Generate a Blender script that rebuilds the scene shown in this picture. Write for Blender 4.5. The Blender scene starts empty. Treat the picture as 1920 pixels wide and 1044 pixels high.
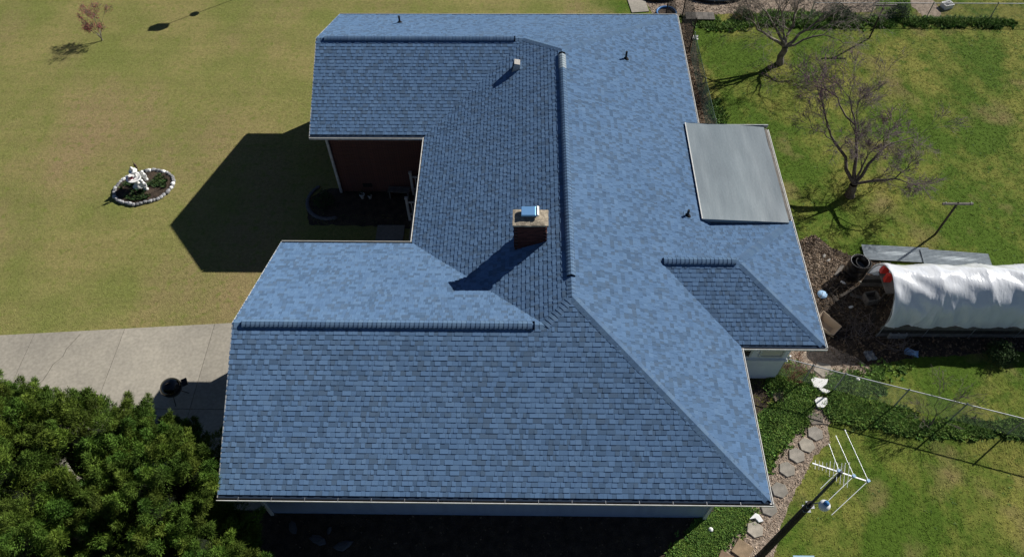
import bpy, math, random
import numpy as np
from mathutils import Vector, Matrix

random.seed(7); RNG = np.random.default_rng(7)
PI = math.pi
sc = bpy.context.scene
COL = sc.collection

# ------------------------------------------------------------------ camera
CAM = Vector((8.7218, -6.8465, 24.0968)); PITCH, YAW, ROLL, FPX = 54.3059, -1.3564, -0.7330, 1381.59
def cam_axes():
    a, y, r = math.radians(PITCH), math.radians(YAW), math.radians(ROLL)
    f = Vector((math.sin(y)*math.cos(a), math.cos(y)*math.cos(a), -math.sin(a)))
    rt = Vector((math.cos(y), -math.sin(y), 0)); up = rt.cross(f)
    return rt*math.cos(r)+up*math.sin(r), -rt*math.sin(r)+up*math.cos(r), f
R_, U_, F_ = cam_axes()
cd = bpy.data.cameras.new('camera'); cam = bpy.data.objects.new('camera', cd); COL.objects.link(cam)
cd.sensor_width = 36; cd.lens = FPX/1920*36; cd.clip_start = .1; cd.clip_end = 900
M4 = Matrix((R_, U_, -F_)).transposed().to_4x4(); M4.translation = CAM; cam.matrix_world = M4
sc.camera = cam
def G(px, py, z=0.0):
    """world point at height z that was measured at this place of the photograph"""
    d = F_ + R_*((px-962)/FPX) - U_*((py-522)/FPX)
    return CAM + d*((z-CAM.z)/d.z)

# ------------------------------------------------------------------ light
SUN_DIR = Vector((1.1562, .8432, 1)).normalized()
EL = math.asin(SUN_DIR.z); AZ = math.atan2(SUN_DIR.x, SUN_DIR.y)
w = bpy.data.worlds.new('World'); sc.world = w; w.use_nodes = True
nt = w.node_tree; bg = nt.nodes['Background']
sky = nt.nodes.new('ShaderNodeTexSky'); sky.sky_type = 'NISHITA'; sky.sun_disc = False
sky.sun_elevation = EL; sky.sun_rotation = AZ; sky.air_density = .55; sky.dust_density = .2; sky.ozone_density = 3.0
nt.links.new(sky.outputs[0], bg.inputs[0]); bg.inputs[1].default_value = .05
sd = bpy.data.lights.new('sun', 'SUN'); sd.energy = 5.0; sd.angle = math.radians(.5); sd.color = (1, .965, .90)
so = bpy.data.objects.new('sun', sd); COL.objects.link(so); so.rotation_euler = (-SUN_DIR).to_track_quat('-Z', 'Y').to_euler()
vs = sc.view_settings; vs.view_transform = 'Standard'; vs.look = 'None'; vs.gamma = 1; vs.use_curve_mapping = False; vs.exposure = 0.17

# ------------------------------------------------------------------ materials
def mat(name, c1, c2=None, scale=3., fine=None, famt=.25, rough=.85, bump=0., bscale=40., tone=False, metal=0., spec=.3, ramp=(.35, .65), vec=None, dist=.02, trans=0., drough=0.):
    """noise mix of two colours, a fine grain on top, optional per-piece tone attribute"""
    m = bpy.data.materials.new(name); m.use_nodes = True; n = m.node_tree; N = n.nodes; L = n.links
    b = N['Principled BSDF']; b.inputs['Roughness'].default_value = rough; b.inputs['Metallic'].default_value = metal
    b.inputs['Specular IOR Level'].default_value = spec
    if drough: b.inputs['Diffuse Roughness'].default_value = drough
    tc = N.new('ShaderNodeTexCoord'); co = tc.outputs['Object']
    if vec:
        mp = N.new('ShaderNodeMapping'); mp.inputs['Scale'].default_value = vec; L.new(co, mp.inputs[0]); co = mp.outputs[0]
    col = None
    if c2:
        t = N.new('ShaderNodeTexNoise'); t.inputs['Scale'].default_value = scale; t.inputs['Detail'].default_value = 5; L.new(co, t.inputs[0])
        r = N.new('ShaderNodeMapRange'); r.inputs[1].default_value = ramp[0]; r.inputs[2].default_value = ramp[1]; L.new(t.outputs[0], r.inputs[0])
        mx = N.new('ShaderNodeMix'); mx.data_type = 'RGBA'; L.new(r.outputs[0], mx.inputs[0])
        mx.inputs[6].default_value = (*c1, 1); mx.inputs[7].default_value = (*c2, 1); col = mx.outputs[2]
    else:
        rgb = N.new('ShaderNodeRGB'); rgb.outputs[0].default_value = (*c1, 1); col = rgb.outputs[0]
    if tone:
        a = N.new('ShaderNodeAttribute'); a.attribute_name = 'tone'
        mu = N.new('ShaderNodeMix'); mu.data_type = 'RGBA'; mu.blend_type = 'MULTIPLY'; mu.inputs[0].default_value = 1
        L.new(col, mu.inputs[6]); L.new(a.outputs['Color'], mu.inputs[7]); col = mu.outputs[2]
    if fine:
        t = N.new('ShaderNodeTexNoise'); t.inputs['Scale'].default_value = fine; t.inputs['Detail'].default_value = 4; L.new(co, t.inputs[0])
        r = N.new('ShaderNodeMapRange'); r.inputs[1].default_value = .3; r.inputs[2].default_value = .7; r.inputs[3].default_value = 1-famt; r.inputs[4].default_value = 1+famt
        L.new(t.outputs[0], r.inputs[0])
        mu = N.new('ShaderNodeVectorMath'); mu.operation = 'SCALE'; L.new(col, mu.inputs[0]); L.new(r.outputs[0], mu.inputs['Scale']); col = mu.outputs[0]
    L.new(col, b.inputs['Base Color'])
    if bump:
        t = N.new('ShaderNodeTexNoise'); t.inputs['Scale'].default_value = bscale; t.inputs['Detail'].default_value = 5; L.new(co, t.inputs[0])
        bp = N.new('ShaderNodeBump'); bp.inputs['Strength'].default_value = bump; bp.inputs['Distance'].default_value = dist
        L.new(t.outputs[0], bp.inputs['Height']); L.new(bp.outputs[0], b.inputs['Normal'])
    if trans:
        b.inputs['Transmission Weight'].default_value = trans
    return m

M = {}
M['shingle'] = mat('blue asphalt shingle', (.132, .230, .384), (.140, .238, .390), .8, 130, .16, .92, .35, 160, tone=True, spec=.12, dist=.004, drough=.5)
M['cap'] = mat('ridge cap shingle', (.125, .220, .355), (.145, .238, .375), 3, 130, .14, .92, .3, 160, tone=True, spec=.15, dist=.004, drough=.5)
M['deck'] = mat('roof deck', (.03, .05, .085), rough=.95)
M['vent_black'] = mat('black vent plastic', (.012, .014, .018), rough=.7)
M['trim'] = mat('white painted trim', (.72, .72, .70), (.60, .59, .55), 6, rough=.5)
M['gutter_in'] = mat('gutter grime', (.02, .022, .02), (.045, .04, .03), 8, rough=.9)
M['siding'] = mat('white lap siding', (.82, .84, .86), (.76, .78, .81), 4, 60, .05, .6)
M['mortar'] = mat('mortar', (.07, .05, .045), (.05, .04, .035), 9, 60, .2, .95)
M['brick'] = mat('red brick', (.115, .036, .026), (.075, .026, .02), 7, 60, .25, .9, .3, 60, tone=True)
M['crown'] = mat('weathered concrete crown', (.42, .36, .27), (.25, .21, .16), 9, 45, .3, .95, .6, 30)
M['galv'] = mat('galvanised steel', (.62, .66, .72), (.5, .54, .6), 12, rough=.3, metal=.85)
M['skymetal'] = mat('chimney cap with painted sky reflection', (.22, .46, .80), rough=.3, metal=.45)  # reflected sky put into the base colour as blue
M['steel'] = mat('dull grey steel', (.36, .38, .40), (.26, .27, .29), 9, rough=.5, metal=.5)
M['zinc'] = mat('weathered zinc sheet', (.42, .47, .50), (.33, .37, .40), 4, rough=.5, metal=.3)
M['alu'] = mat('bright aluminium tube', (.78, .80, .82), rough=.38, metal=.35)
M['membrane'] = mat('grey roof membrane', (.215, .26, .285), (.145, .18, .205), .8, 40, .08, .5, .35, 3, vec=(1.0, .22, 1), ramp=(.36, .64), dist=.03)
M['concrete'] = mat('driveway concrete', (.42, .385, .32), (.32, .295, .25), .45, 9, .14, .9, .15, 60, tone=True)
M['paver'] = mat('stepping stone', (.34, .315, .28), (.24, .225, .2), 5, 50, .12, .9, .3, 50, tone=True)
M['rock'] = mat('garden rock', (.36, .36, .36), (.24, .24, .24), 9, 50, .2, .9, .5, 20, tone=True)
M['white'] = mat('white painted stone', (.86, .86, .85), (.80, .79, .77), 9, rough=.7)
M['whiteplain'] = mat('white plastic', (.80, .81, .82), rough=.4)
M['frontwall'] = mat('white siding with painted shade', (.30, .37, .50), (.25, .31, .43), 4, 60, .05, .55)  # shade on white siding put into the colour as blue grey
M['tunnel'] = mat('white greenhouse film', (.90, .92, .95), (.86, .89, .94), 2, rough=.22, bump=.45, bscale=5, vec=(1.6, .7, .7), dist=.05, spec=.5)
M['wood_dark'] = mat('dark weathered wood', (.055, .045, .038), (.028, .024, .02), 3, 30, .3, .9, .5, 30, vec=(3, 3, .4))
M['wood_grey'] = mat('grey weathered wood', (.20, .18, .16), (.12, .11, .10), 4, 30, .2, .9, .4, 30)
M['wood_tan'] = mat('tan lumber', (.40, .31, .20), (.30, .23, .15), 5, 40, .2, .85)
M['black'] = mat('black plastic', (.012, .012, .014), rough=.35)
M['black_matte'] = mat('black rubber', (.015, .015, .016), rough=.8)
M['blackgloss'] = mat('black enamel', (.008, .008, .01), rough=.15, spec=.6)
M['blue'] = mat('blue plastic', (.05, .18, .42), rough=.4)
M['paleblue'] = mat('pale blue plastic', (.30, .47, .68), rough=.5)
M['red'] = mat('red plastic', (.55, .04, .03), rough=.45)
M['tan'] = mat('tan plastic', (.42, .33, .24), rough=.55)
M['grey'] = mat('grey plastic', (.22, .23, .25), (.16, .17, .18), 6, rough=.6)
M['glass'] = mat('dark window glass', (.02, .03, .04), rough=.08, spec=.8)
M['blind'] = mat('cream blind', (.66, .62, .52), rough=.7)
M['bark'] = mat('grey brown bark', (.15, .125, .105), (.085, .07, .06), 8, 40, .3, .95, .7, 30)
M['bark_light'] = mat('pale grey bark', (.30, .26, .22), (.14, .12, .10), 4, 40, .3, .95, .6, 30)
M['twig'] = mat('fine twigs', (.20, .165, .15), (.13, .105, .095), 8, rough=.95)
M['twig_light'] = mat('pale twigs', (.27, .235, .205), (.17, .145, .13), 8, rough=.95)
M['twig_purple'] = mat('budding twigs', (.21, .165, .165), (.14, .11, .115), 5, rough=.95)
M['bud'] = mat('magenta buds', (.36, .12, .30), rough=.8, tone=True)
M['redbud'] = mat('red leaf buds', (.28, .06, .085), rough=.8, tone=True)
M['leaf'] = mat('juniper foliage', (.112, .172, .026), (.064, .116, .018), 1.6, 25, .25, .75, tone=True, spec=.25)
M['weed'] = mat('weed leaves', (.15, .25, .045), (.095, .18, .03), 1.2, 12, .25, .8, tone=True)
M['shrubleaf'] = mat('shrub leaves', (.045, .085, .022), (.03, .055, .018), 2, 20, .3, .8, tone=True)
M['soil'] = mat('dark soil and leaf litter', (.085, .06, .042), (.035, .026, .02), 3.5, 30, .5, .95, .9, 18, dist=.05)
M['litter'] = mat('brown leaf litter', (.19, .14, .095), (.08, .06, .042), 4, 32, .5, .95, .9, 18, dist=.05)
M['mulch'] = mat('wood chip mulch', (.40, .32, .25), (.22, .17, .13), 5, 28, .45, .95, .9, 24, dist=.05)
M['chip'] = mat('loose wood chip', (.48, .38, .29), (.25, .18, .13), 3, rough=.95, tone=True)
M['leaflitter'] = mat('dead leaf', (.20, .14, .09), (.12, .085, .055), 3, rough=.95, tone=True)

def grass_material(name, tone):
    m = bpy.data.materials.new(name); m.use_nodes = True; n = m.node_tree; N = n.nodes; L = n.links
    b = N['Principled BSDF']; b.inputs['Roughness'].default_value = .95; b.inputs['Specular IOR Level'].default_value = .1
    geo = N.new('ShaderNodeNewGeometry'); P = geo.outputs['Position']
    def noise(s, d=4, vec=None, rough=.55):
        t = N.new('ShaderNodeTexNoise'); t.inputs['Scale'].default_value = s; t.inputs['Detail'].default_value = d; t.inputs['Roughness'].default_value = rough
        src = P
        if vec:
            mp = N.new('ShaderNodeMapping'); mp.inputs['Scale'].default_value = vec[:3]; mp.inputs['Rotation'].default_value = (0, 0, vec[3]); L.new(P, mp.inputs[0]); src = mp.outputs[0]
        L.new(src, t.inputs[0]); return t.outputs[0]
    def rng(x, a, b_, c=0, d=1):
        r = N.new('ShaderNodeMapRange'); L.new(x, r.inputs[0])
        for i, v in enumerate((a, b_, c, d)): r.inputs[i+1].default_value = v
        return r.outputs[0]
    def mix(f, a, b_):
        x = N.new('ShaderNodeMix'); x.data_type = 'RGBA'; L.new(f, x.inputs[0])
        for i, c in ((6, a), (7, b_)):
            if isinstance(c, tuple): x.inputs[i].default_value = (*c, 1)
            else: L.new(c, x.inputs[i])
        return x.outputs[2]
    def scale(c, f):
        x = N.new('ShaderNodeVectorMath'); x.operation = 'SCALE'; L.new(c, x.inputs[0]); L.new(f, x.inputs['Scale']); return x.outputs[0]
    # front lawn: dormant tan with olive drifts
    tan = mix(rng(noise(.28, 5, (1, 1, 1, .5)), .38, .62), (.270, .238, .090), (.190, .205, .058))
    tan = mix(rng(noise(.16, 5, (1, .5, 1, .6)), .50, .68), tan, (.285, .215, .108))
    tan = mix(rng(noise(3.2, 5), .52, .72), tan, (.185, .205, .052))
    tan = scale(tan, rng(noise(1.0, 3, (.12, 1.6, 1, .35)),   .35, .65, .955, 1.045))
    # back yard: green with straw patches
    gr = mix(rng(noise(.32, 8, (1, .7, 1, -.4), .68), .45, .62), (.080, .136, .017), (.225, .222, .052))
    gr = mix(rng(noise(1.6, 6), .54, .70), gr, (.066, .116, .014))
    gr = mix(rng(noise(.33, 4, (1, 1, 1, 1.1)), .56, .70), gr, (.225, .185, .075))
    sx = N.new('ShaderNodeSeparateXYZ'); L.new(P, sx.inputs[0])
    xx = N.new('ShaderNodeMath'); xx.operation = 'MULTIPLY_ADD'; L.new(noise(.4), xx.inputs[0]); xx.inputs[1].default_value = 5; L.new(sx.outputs[0], xx.inputs[2])
    col = mix(rng(xx.outputs[0], 13.5, 16.5), tan, gr)
    col = scale(col, rng(noise(7, 6, None, .78), .3, .7, .68, 1.32))
    col = scale(col, rng(noise(30, 5, None, .8), .32, .68, .66, 1.34))
    if tone:
        a = N.new('ShaderNodeAttribute'); a.attribute_name = 'tone'
        mu = N.new('ShaderNodeMix'); mu.data_type = 'RGBA'; mu.blend_type = 'MULTIPLY'; mu.inputs[0].default_value = 1
        L.new(col, mu.inputs[6]); L.new(a.outputs['Color'], mu.inputs[7]); col = mu.outputs[2]
    else:
        bp = N.new('ShaderNodeBump'); bp.inputs['Strength'].default_value = .7; bp.inputs['Distance'].default_value = .05
        L.new(noise(16, 6, None, .7), bp.inputs['Height']); L.new(bp.outputs[0], b.inputs['Normal'])
    L.new(col, b.inputs['Base Color'])
    return m
M['grass'] = grass_material('lawn ground', False)
M['blade'] = grass_material('grass blades', True)

# ------------------------------------------------------------------ mesh helpers
class MB:
    def __init__(s): s.v = []; s.f = []; s.t = []; s.m = []; s.sm = []
    def face(s, pts, tone=(1, 1, 1), mi=0, smooth=False):
        i = len(s.v); s.v += [tuple(p) for p in pts]; s.f.append(tuple(range(i, i+len(pts)))); s.t.append(tone); s.m.append(mi); s.sm.append(smooth)
    def add(s, vs, fs, tone=(1, 1, 1), mi=0, smooth=False):
        i = len(s.v); s.v += [tuple(p) for p in vs]
        for f in fs: s.f.append(tuple(i+k for k in f)); s.t.append(tone); s.m.append(mi); s.sm.append(smooth)
    def box(s, c, d, rz=0, tone=(1, 1, 1), mi=0, bottom=True, taper=1., rot=None):
        vs = []
        for z in (-.5, .5):
            k = taper if z > 0 else 1.
            for x, y in ((-.5, -.5), (.5, -.5), (.5, .5), (-.5, .5)):
                p = Vector((x*d[0]*k, y*d[1]*k, z*d[2]))
                if rot is not None: p = rot @ p
                elif rz: p = Matrix.Rotation(rz, 3, 'Z') @ p
                vs.append(Vector(c)+p)
        fs = [(0, 1, 5, 4), (1, 2, 6, 5), (2, 3, 7, 6), (3, 0, 4, 7), (4, 5, 6, 7)] + ([(3, 2, 1, 0)] if bottom else [])
        s.add(vs, fs, tone, mi)
    def tube(s, pts, rad, n=6, tone=(1, 1, 1), mi=0, smooth=True, cap=True):
        pts = [Vector(p) for p in pts]
        if not isinstance(rad, (list, tuple)): rad = [rad]*len(pts)
        vs = []; fs = []
        for i, p in enumerate(pts):
            d = (pts[min(i+1, len(pts)-1)]-pts[max(i-1, 0)]).normalized()
            a = d.cross(Vector((0, 0, 1)) if abs(d.z) < .95 else Vector((1, 0, 0))).normalized(); b = d.cross(a)
            for k in range(n):
                an = 2*PI*k/n; vs.append(p+(a*math.cos(an)+b*math.sin(an))*rad[i])
        for i in range(len(pts)-1):
            for k in range(n):
                fs.append((i*n+k, i*n+(k+1) % n, (i+1)*n+(k+1) % n, (i+1)*n+k))
        s.add(vs, fs, tone, mi, smooth)
        if cap and n > 3:
            s.face([vs[k] for k in range(n)][::-1], tone, mi); s.face(vs[-n:], tone, mi)
    def lathe(s, c, prof, n=20, tone=(1, 1, 1), mi=0, smooth=True, sx=1., sy=1.):
        vs = []; fs = []
        for r, z in prof:
            for k in range(n):
                an = 2*PI*k/n; vs.append((c[0]+r*math.cos(an)*sx, c[1]+r*math.sin(an)*sy, c[2]+z))
        for i in range(len(prof)-1):
            for k in range(n): fs.append((i*n+k, i*n+(k+1) % n, (i+1)*n+(k+1) % n, (i+1)*n+k))
        s.add(vs, fs, tone, mi, smooth)
    def mesh(s, name, mats):
        me = bpy.data.meshes.new(name); me.from_pydata(s.v, [], s.f)
        if not isinstance(mats, (list, tuple)): mats = [mats]
        for m in mats: me.materials.append(m)
        me.polygons.foreach_set('material_index', s.m); me.polygons.foreach_set('use_smooth', s.sm)
        a = me.attributes.new('tone', 'FLOAT_COLOR', 'FACE'); a.data.foreach_set('color', np.array([(*t, 1) for t in s.t], np.float32).ravel())
        me.update(); return me
def link(name, me, parent=None, loc=None, rot=None, kind=None):
    o = bpy.data.objects.new(name, me); COL.objects.link(o)
    if parent is not None: o.parent = parent
    if loc is not None: o.location = loc
    if rot is not None: o.rotation_euler = rot
    if kind: o['kind'] = kind
    return o
def obj(name, mb, m, parent=None, kind=None, label=None, **k):
    o = link(name, mb.mesh(name, m), parent, kind=kind, **k)
    if label: o['label'] = label
    return o
def tag(o, label, cat, group=None, kind=None):
    o['label'] = label; o['category'] = cat
    if group: o['group'] = group
    if kind: o['kind'] = kind
    return o
def thing(name, label, cat, loc=(0, 0, 0), rz=0, group=None):
    o = bpy.data.objects.new(name, None); COL.objects.link(o); o.location = loc; o.rotation_euler = (0, 0, rz); o.empty_display_size = .2
    return tag(o, label, cat, group)
def copy_tree(o, parent=None):
    c = o.copy(); COL.objects.link(c); c.parent = parent
    for ch in list(o.children): copy_tree(ch, c)
    return c
def gray(a, b): t = random.uniform(a, b); return (t, t, t)

# ------------------------------------------------------------------ roof geometry (metres; eave line at height HE)
XLB, XLA, XW, XR, WA, WB, LEN = .4164, .3508, 4.8913, 15.5776, 9.0, 7.8792, 22.0951
EXT, WD, YD, HE = 2.6368, 5.1467, 7.4904, 4.1219
PF, PE, PW, PA, PB, PN, PD = .4497, .4313, .4423, .4357, .4456, .4199, .40786
XC = (PE*XR+PW*XW)/(PE+PW); ZC = PE*(XR-XC); YCS = ZC/PF; YCN = LEN-ZC/PN
YA = PA*WA/(PF+PA); ZA = PF*YA; XA = XW+ZA/PW
YB = LEN-PB*WB/(PB+PN); ZB = PN*(LEN-YB); XB = XW+ZB/PW
ZD = PD*WD/2; DA = YD-WD/2; DB = YD+WD/2; XD1 = XR-ZD/PE; XD2 = XR+EXT-WD/2; XE = XR+EXT
hipF = lambda y: XR-PF*y/PE      # hip between front and east planes
hipN = lambda y: XR-PN*(LEN-y)/PE
class Plane:
    def __init__(s, o, u, n, p, polys, vmin=.085):
        s.o = Vector(o); s.u = Vector(u); s.n = Vector(n); s.p = p; s.c = math.cos(math.atan(p)); s.polys = polys; s.vmin = vmin
        s.up = Vector((s.n.x, s.n.y, p)).normalized()            # up the slope
        s.nor = Vector((-s.n.x*p, -s.n.y*p, 1)).normalized()
    def uv(s, x, y):
        d = Vector((x-s.o.x, y-s.o.y)); return d.dot(s.u), d.dot(s.n)/s.c
    def pt(s, a, v, h=0):
        q = s.o + s.u*a + s.n*(v*s.c); return Vector((q.x, q.y, HE+s.p*v*s.c)) + s.nor*h
    def z(s, x, y): return HE+s.p*(Vector((x, y))-s.o).dot(s.n)
V2 = Vector
PL = {
 'F': Plane((0, 0), (1, 0), (0, 1), PF, [[(XLA, 0), (XR, 0), (hipF(YA), YA), (XA, YA), (XLA, YA)], [(XA, YA), (hipF(YA), YA), (XC, YCS)]]),
 'A': Plane((0, WA), (-1, 0), (0, -1), PA, [[(XLA, WA), (XLA, YA), (XA, YA), (XW, WA)]]),
 'W': Plane((XW, 0), (0, -1), (1, 0), PW, [[(XW, WA), (XA, YA), (XC, YCS), (XC, YCN), (XB, YB), (XW, LEN-WB)]], vmin=.02),
 'B': Plane((0, LEN-WB), (1, 0), (0, 1), PB, [[(XLB, LEN-WB), (XW, LEN-WB), (XB, YB), (XLB, YB)]]),
 'N': Plane((0, LEN), (-1, 0), (0, -1), PN, [[(XLB, LEN), (XLB, YB), (XB, YB), (hipN(YB), YB), (XR, LEN)], [(XB, YB), (XC, YCN), (hipN(YB), YB)]]),
 'E': Plane((XR, 0), (0, 1), (-1, 0), PE, [[(XR, 0), (XR, DA), (XD1, YD), (XC, YD), (XC, YCS)], [(XD1, YD), (XR, DB), (XR, LEN), (XC, YCN), (XC, YD)]], vmin=.02),
 'DS': Plane((0, DA), (1, 0), (0, 1), PD, [[(XR, DA), (XE, DA), (XD2, YD), (XD1, YD)]]),
 'DN': Plane((0, DB), (-1, 0), (0, -1), PD, [[(XR, DB), (XD1, YD), (XD2, YD), (XE, DB)]], vmin=0),
 'DE': Plane((XE, 0), (0, 1), (-1, 0), PD, [[(XE, DA), (XE, DB), (XD2, YD)]], vmin=.02),
}
def clip(poly, clipper):
    """convex clip, both in (u,v)"""
    ar = sum(clipper[i][0]*clipper[(i+1) % len(clipper)][1]-clipper[(i+1) % len(clipper)][0]*clipper[i][1] for i in range(len(clipper)))
    sg = 1 if ar > 0 else -1
    out = poly
    for i in range(len(clipper)):
        a = clipper[i]; b = clipper[(i+1) % len(clipper)]
        side = lambda p: sg*((b[0]-a[0])*(p[1]-a[1])-(b[1]-a[1])*(p[0]-a[0]))
        new = []
        for k in range(len(out)):
            p, q = out[k], out[(k+1) % len(out)]; sp, sq = side(p), side(q)
            if sp >= 0: new.append(p)
            if (sp >= 0) != (sq >= 0):
                t = sp/(sp-sq); new.append((p[0]+(q[0]-p[0])*t, p[1]+(q[1]-p[1])*t))
        out = new
        if len(out) < 3: return []
    return out

house = thing('brick_house', 'long low house under a blue shingled hip and gable roof with brick chimney', 'house')
# solid roof body: every plane, closed down to a soffit
rb = MB()
for k, P in PL.items():
    for poly in P.polys: rb.face([(x, y, P.z(x, y)-.012) for x, y in poly], mi=0)
foot = [(XLA, 0), (XR, 0), (XR, DA), (XE, DA), (XE, DB), (XR, DB), (XR, LEN), (XLB, LEN), (XLB, LEN-WB), (XW, LEN-WB), (XW, WA), (XLA, WA)]
rb.face([(x, y, HE-.16) for x, y in foot], mi=1)
# fascia and gable infill
def skirt(a, b):
    rb.face([(a[0], a[1], HE-.16), (b[0], b[1], HE-.16), (b[0], b[1], HE-.013), (a[0], a[1], HE-.013)], mi=1)
for i in range(len(foot)): skirt(foot[i], foot[(i+1) % len(foot)])
for x, ya, yb, yr, zr in ((XLA, 0, WA, YA, ZA), (XLB, LEN-WB, LEN, YB, ZB)):
    rb.face([(x, ya, HE-.013), (x, yb, HE-.013), (x, yr, HE+zr-.013)], mi=1)
roof = obj('roof', rb, [M['deck'], M['trim']], house)

EXP = .1435
TONES = [((1.08, 1.09, 1.09), 30), ((.96, .98, 1.0), 22), ((.88, .86, .84), 18), ((.86, .80, .75), 14), ((.76, .755, .75), 16), ((1.15, 1.13, 1.10), 6)]
tw = [t[1] for t in TONES]; tl = [t[0] for t in TONES]
def tab_geometry(mb, pts, th, v0, tone):
    """pts: list of (Vector base point, v) around; butt raised by th, top tucked"""
    pass
field = MB(); single_spots = []
WIDTHS = [.085, .12, .15, .18, .25]
def drift(u, v, k): return .5+.5*math.sin(u*.9+k)*math.sin(v*1.3+k*2.1)
for pi_, (key, P) in enumerate(PL.items()):
    polyuv = [[P.uv(x, y) for x, y in poly] for poly in P.polys]
    us = [p[0] for q in polyuv for p in q]; vmax = max(p[1] for q in polyuv for p in q)
    u0, u1 = min(us), max(us); rows = int((vmax-P.vmin)/EXP)+1
    for r in range(rows):
        va = P.vmin+r*EXP+random.uniform(-.003, .003); vb = P.vmin+(r+1)*EXP+.004
        u = u0-random.uniform(0, .3); tooth = random.random() < .5
        while u < u1:
            wd = random.choice(WIDTHS)*random.uniform(.96, 1.04)*(1 if key in 'F' else .78) if key != 'F' or r > 3 else random.choice(WIDTHS[1:4])
            tooth = (not tooth) if random.random() < .9 else tooth
            a, b = u, u+wd; u = b
            th = (.0155 if tooth else .008)
            wts = tw if not tooth else [tw[0]*1.5, tw[1]*1.2, tw[2]*.7, tw[3]*.5, tw[4]*.25, tw[5]*1.3]
            ti = random.choices(range(len(tl)), wts)[0]; tone = tl[ti]
            j = random.uniform(.95, 1.05)*(1-.03*drift(a, va, pi_)); tone = tuple(c*j for c in tone)
            rect = [(a+.0015, va), (b-.0015, va), (b-.0015, vb), (a+.0015, vb)]
            whole = False
            if key == 'F' and r < 4 and a > XLA+.02 and b < hipF(P.vmin*P.c+EXP*4)-.1 and len(single_spots) < 300:
                wi = min(range(len(WIDTHS)), key=lambda i: abs(WIDTHS[i]-wd))
                single_spots.append((a, va, wi, tooth, ti)); continue
            for q in polyuv:
                c = clip(rect, q)
                if len(c) < 3: continue
                top = []; bot = []
                for (x, y) in c:
                    f = (y-va)/(vb-va); h = th*(1-f)+.0015*f
                    top.append(P.pt(x, y, h)); bot.append(P.pt(x, y, -.006))
                n0 = len(field.v); field.v += [tuple(p) for p in top+bot]; n = len(c)
                field.f.append(tuple(range(n0, n0+n))); field.t.append(tone)
                cnt = 1
                for i in range(n):
                    j2 = (i+1) % n
                    if abs(c[i][1]-vb) < 1e-6 and abs(c[j2][1]-vb) < 1e-6: continue
                    field.f.append((n0+i, n0+n+i, n0+n+j2, n0+j2)); field.t.append(tuple(x*.55 for x in tone)); cnt += 1
                field.m += [0]*cnt; field.sm += [False]*cnt
# the largest 300 single shingles, along the front eave
P = PL['F']; cache = {}
rot = Matrix((P.u.to_3d(), P.up, P.nor)).transposed().to_euler()
for (a, va, wi, tooth, ti) in single_spots:
    key = (wi, tooth, ti)
    if key not in cache:
        mb = MB(); wd = WIDTHS[wi]; th = .0155 if tooth else .008
        vs_ = [(.0015, 0, -.006), (wd-.0015, 0, -.006), (wd-.0015, EXP+.004, -.006), (.0015, EXP+.004, -.006), (.0015, 0, th), (wd-.0015, 0, th), (wd-.0015, EXP+.004, .0015), (.0015, EXP+.004, .0015)]
        mb.add(vs_, [(4, 5, 6, 7)], tl[ti]); mb.add(vs_, [(0, 1, 5, 4), (1, 2, 6, 5), (3, 0, 4, 7)], tuple(c*.55 for c in tl[ti]))
        cache[key] = mb.mesh('shingle', M['shingle'])
    link('shingle', cache[key], roof, loc=P.pt(a, va), rot=rot)
obj('shingle_field', field, M['shingle'], roof, kind='stuff')

# ridge and hip caps
def cap_mesh(w1, w2, d1, d2, ln, lift, tone):
    """one bent cap shingle; local x = along the ridge; d1,d2 = directions down the two planes"""
    mb = MB(); d1 = Vector(d1); d2 = Vector(d2)
    def sec(x, h):
        c = Vector((x, 0, h)); o = Vector((x, 0, 0)); up = Vector((0, 0, h))
        return [o+d1*w1+up*.7, o+d1*w1*.5+up*1.0, c+Vector((0, 0, .004)), o+d2*w2*.5+up*1.0, o+d2*w2+up*.7]
    a = sec(0, lift+.017); b = sec(ln, lift+.004)
    for i in range(4): mb.face([a[i], a[i+1], b[i+1], b[i]][::-1], tone)
    a0 = sec(0, lift-.004); 
    for i in range(4): mb.face([a0[i], a0[i+1], a[i+1], a[i]][::-1], tuple(c*.45 for c in tone))
    for s_ in (0, 4): mb.face([a[s_], b[s_], b[s_]-Vector((0, 0, .03)), a[s_]-Vector((0, 0, .03))], tuple(c*.6 for c in tone))
    return mb.mesh('ridge_cap', M['cap'])
cap_count = 0; cap_rest = MB()
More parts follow.
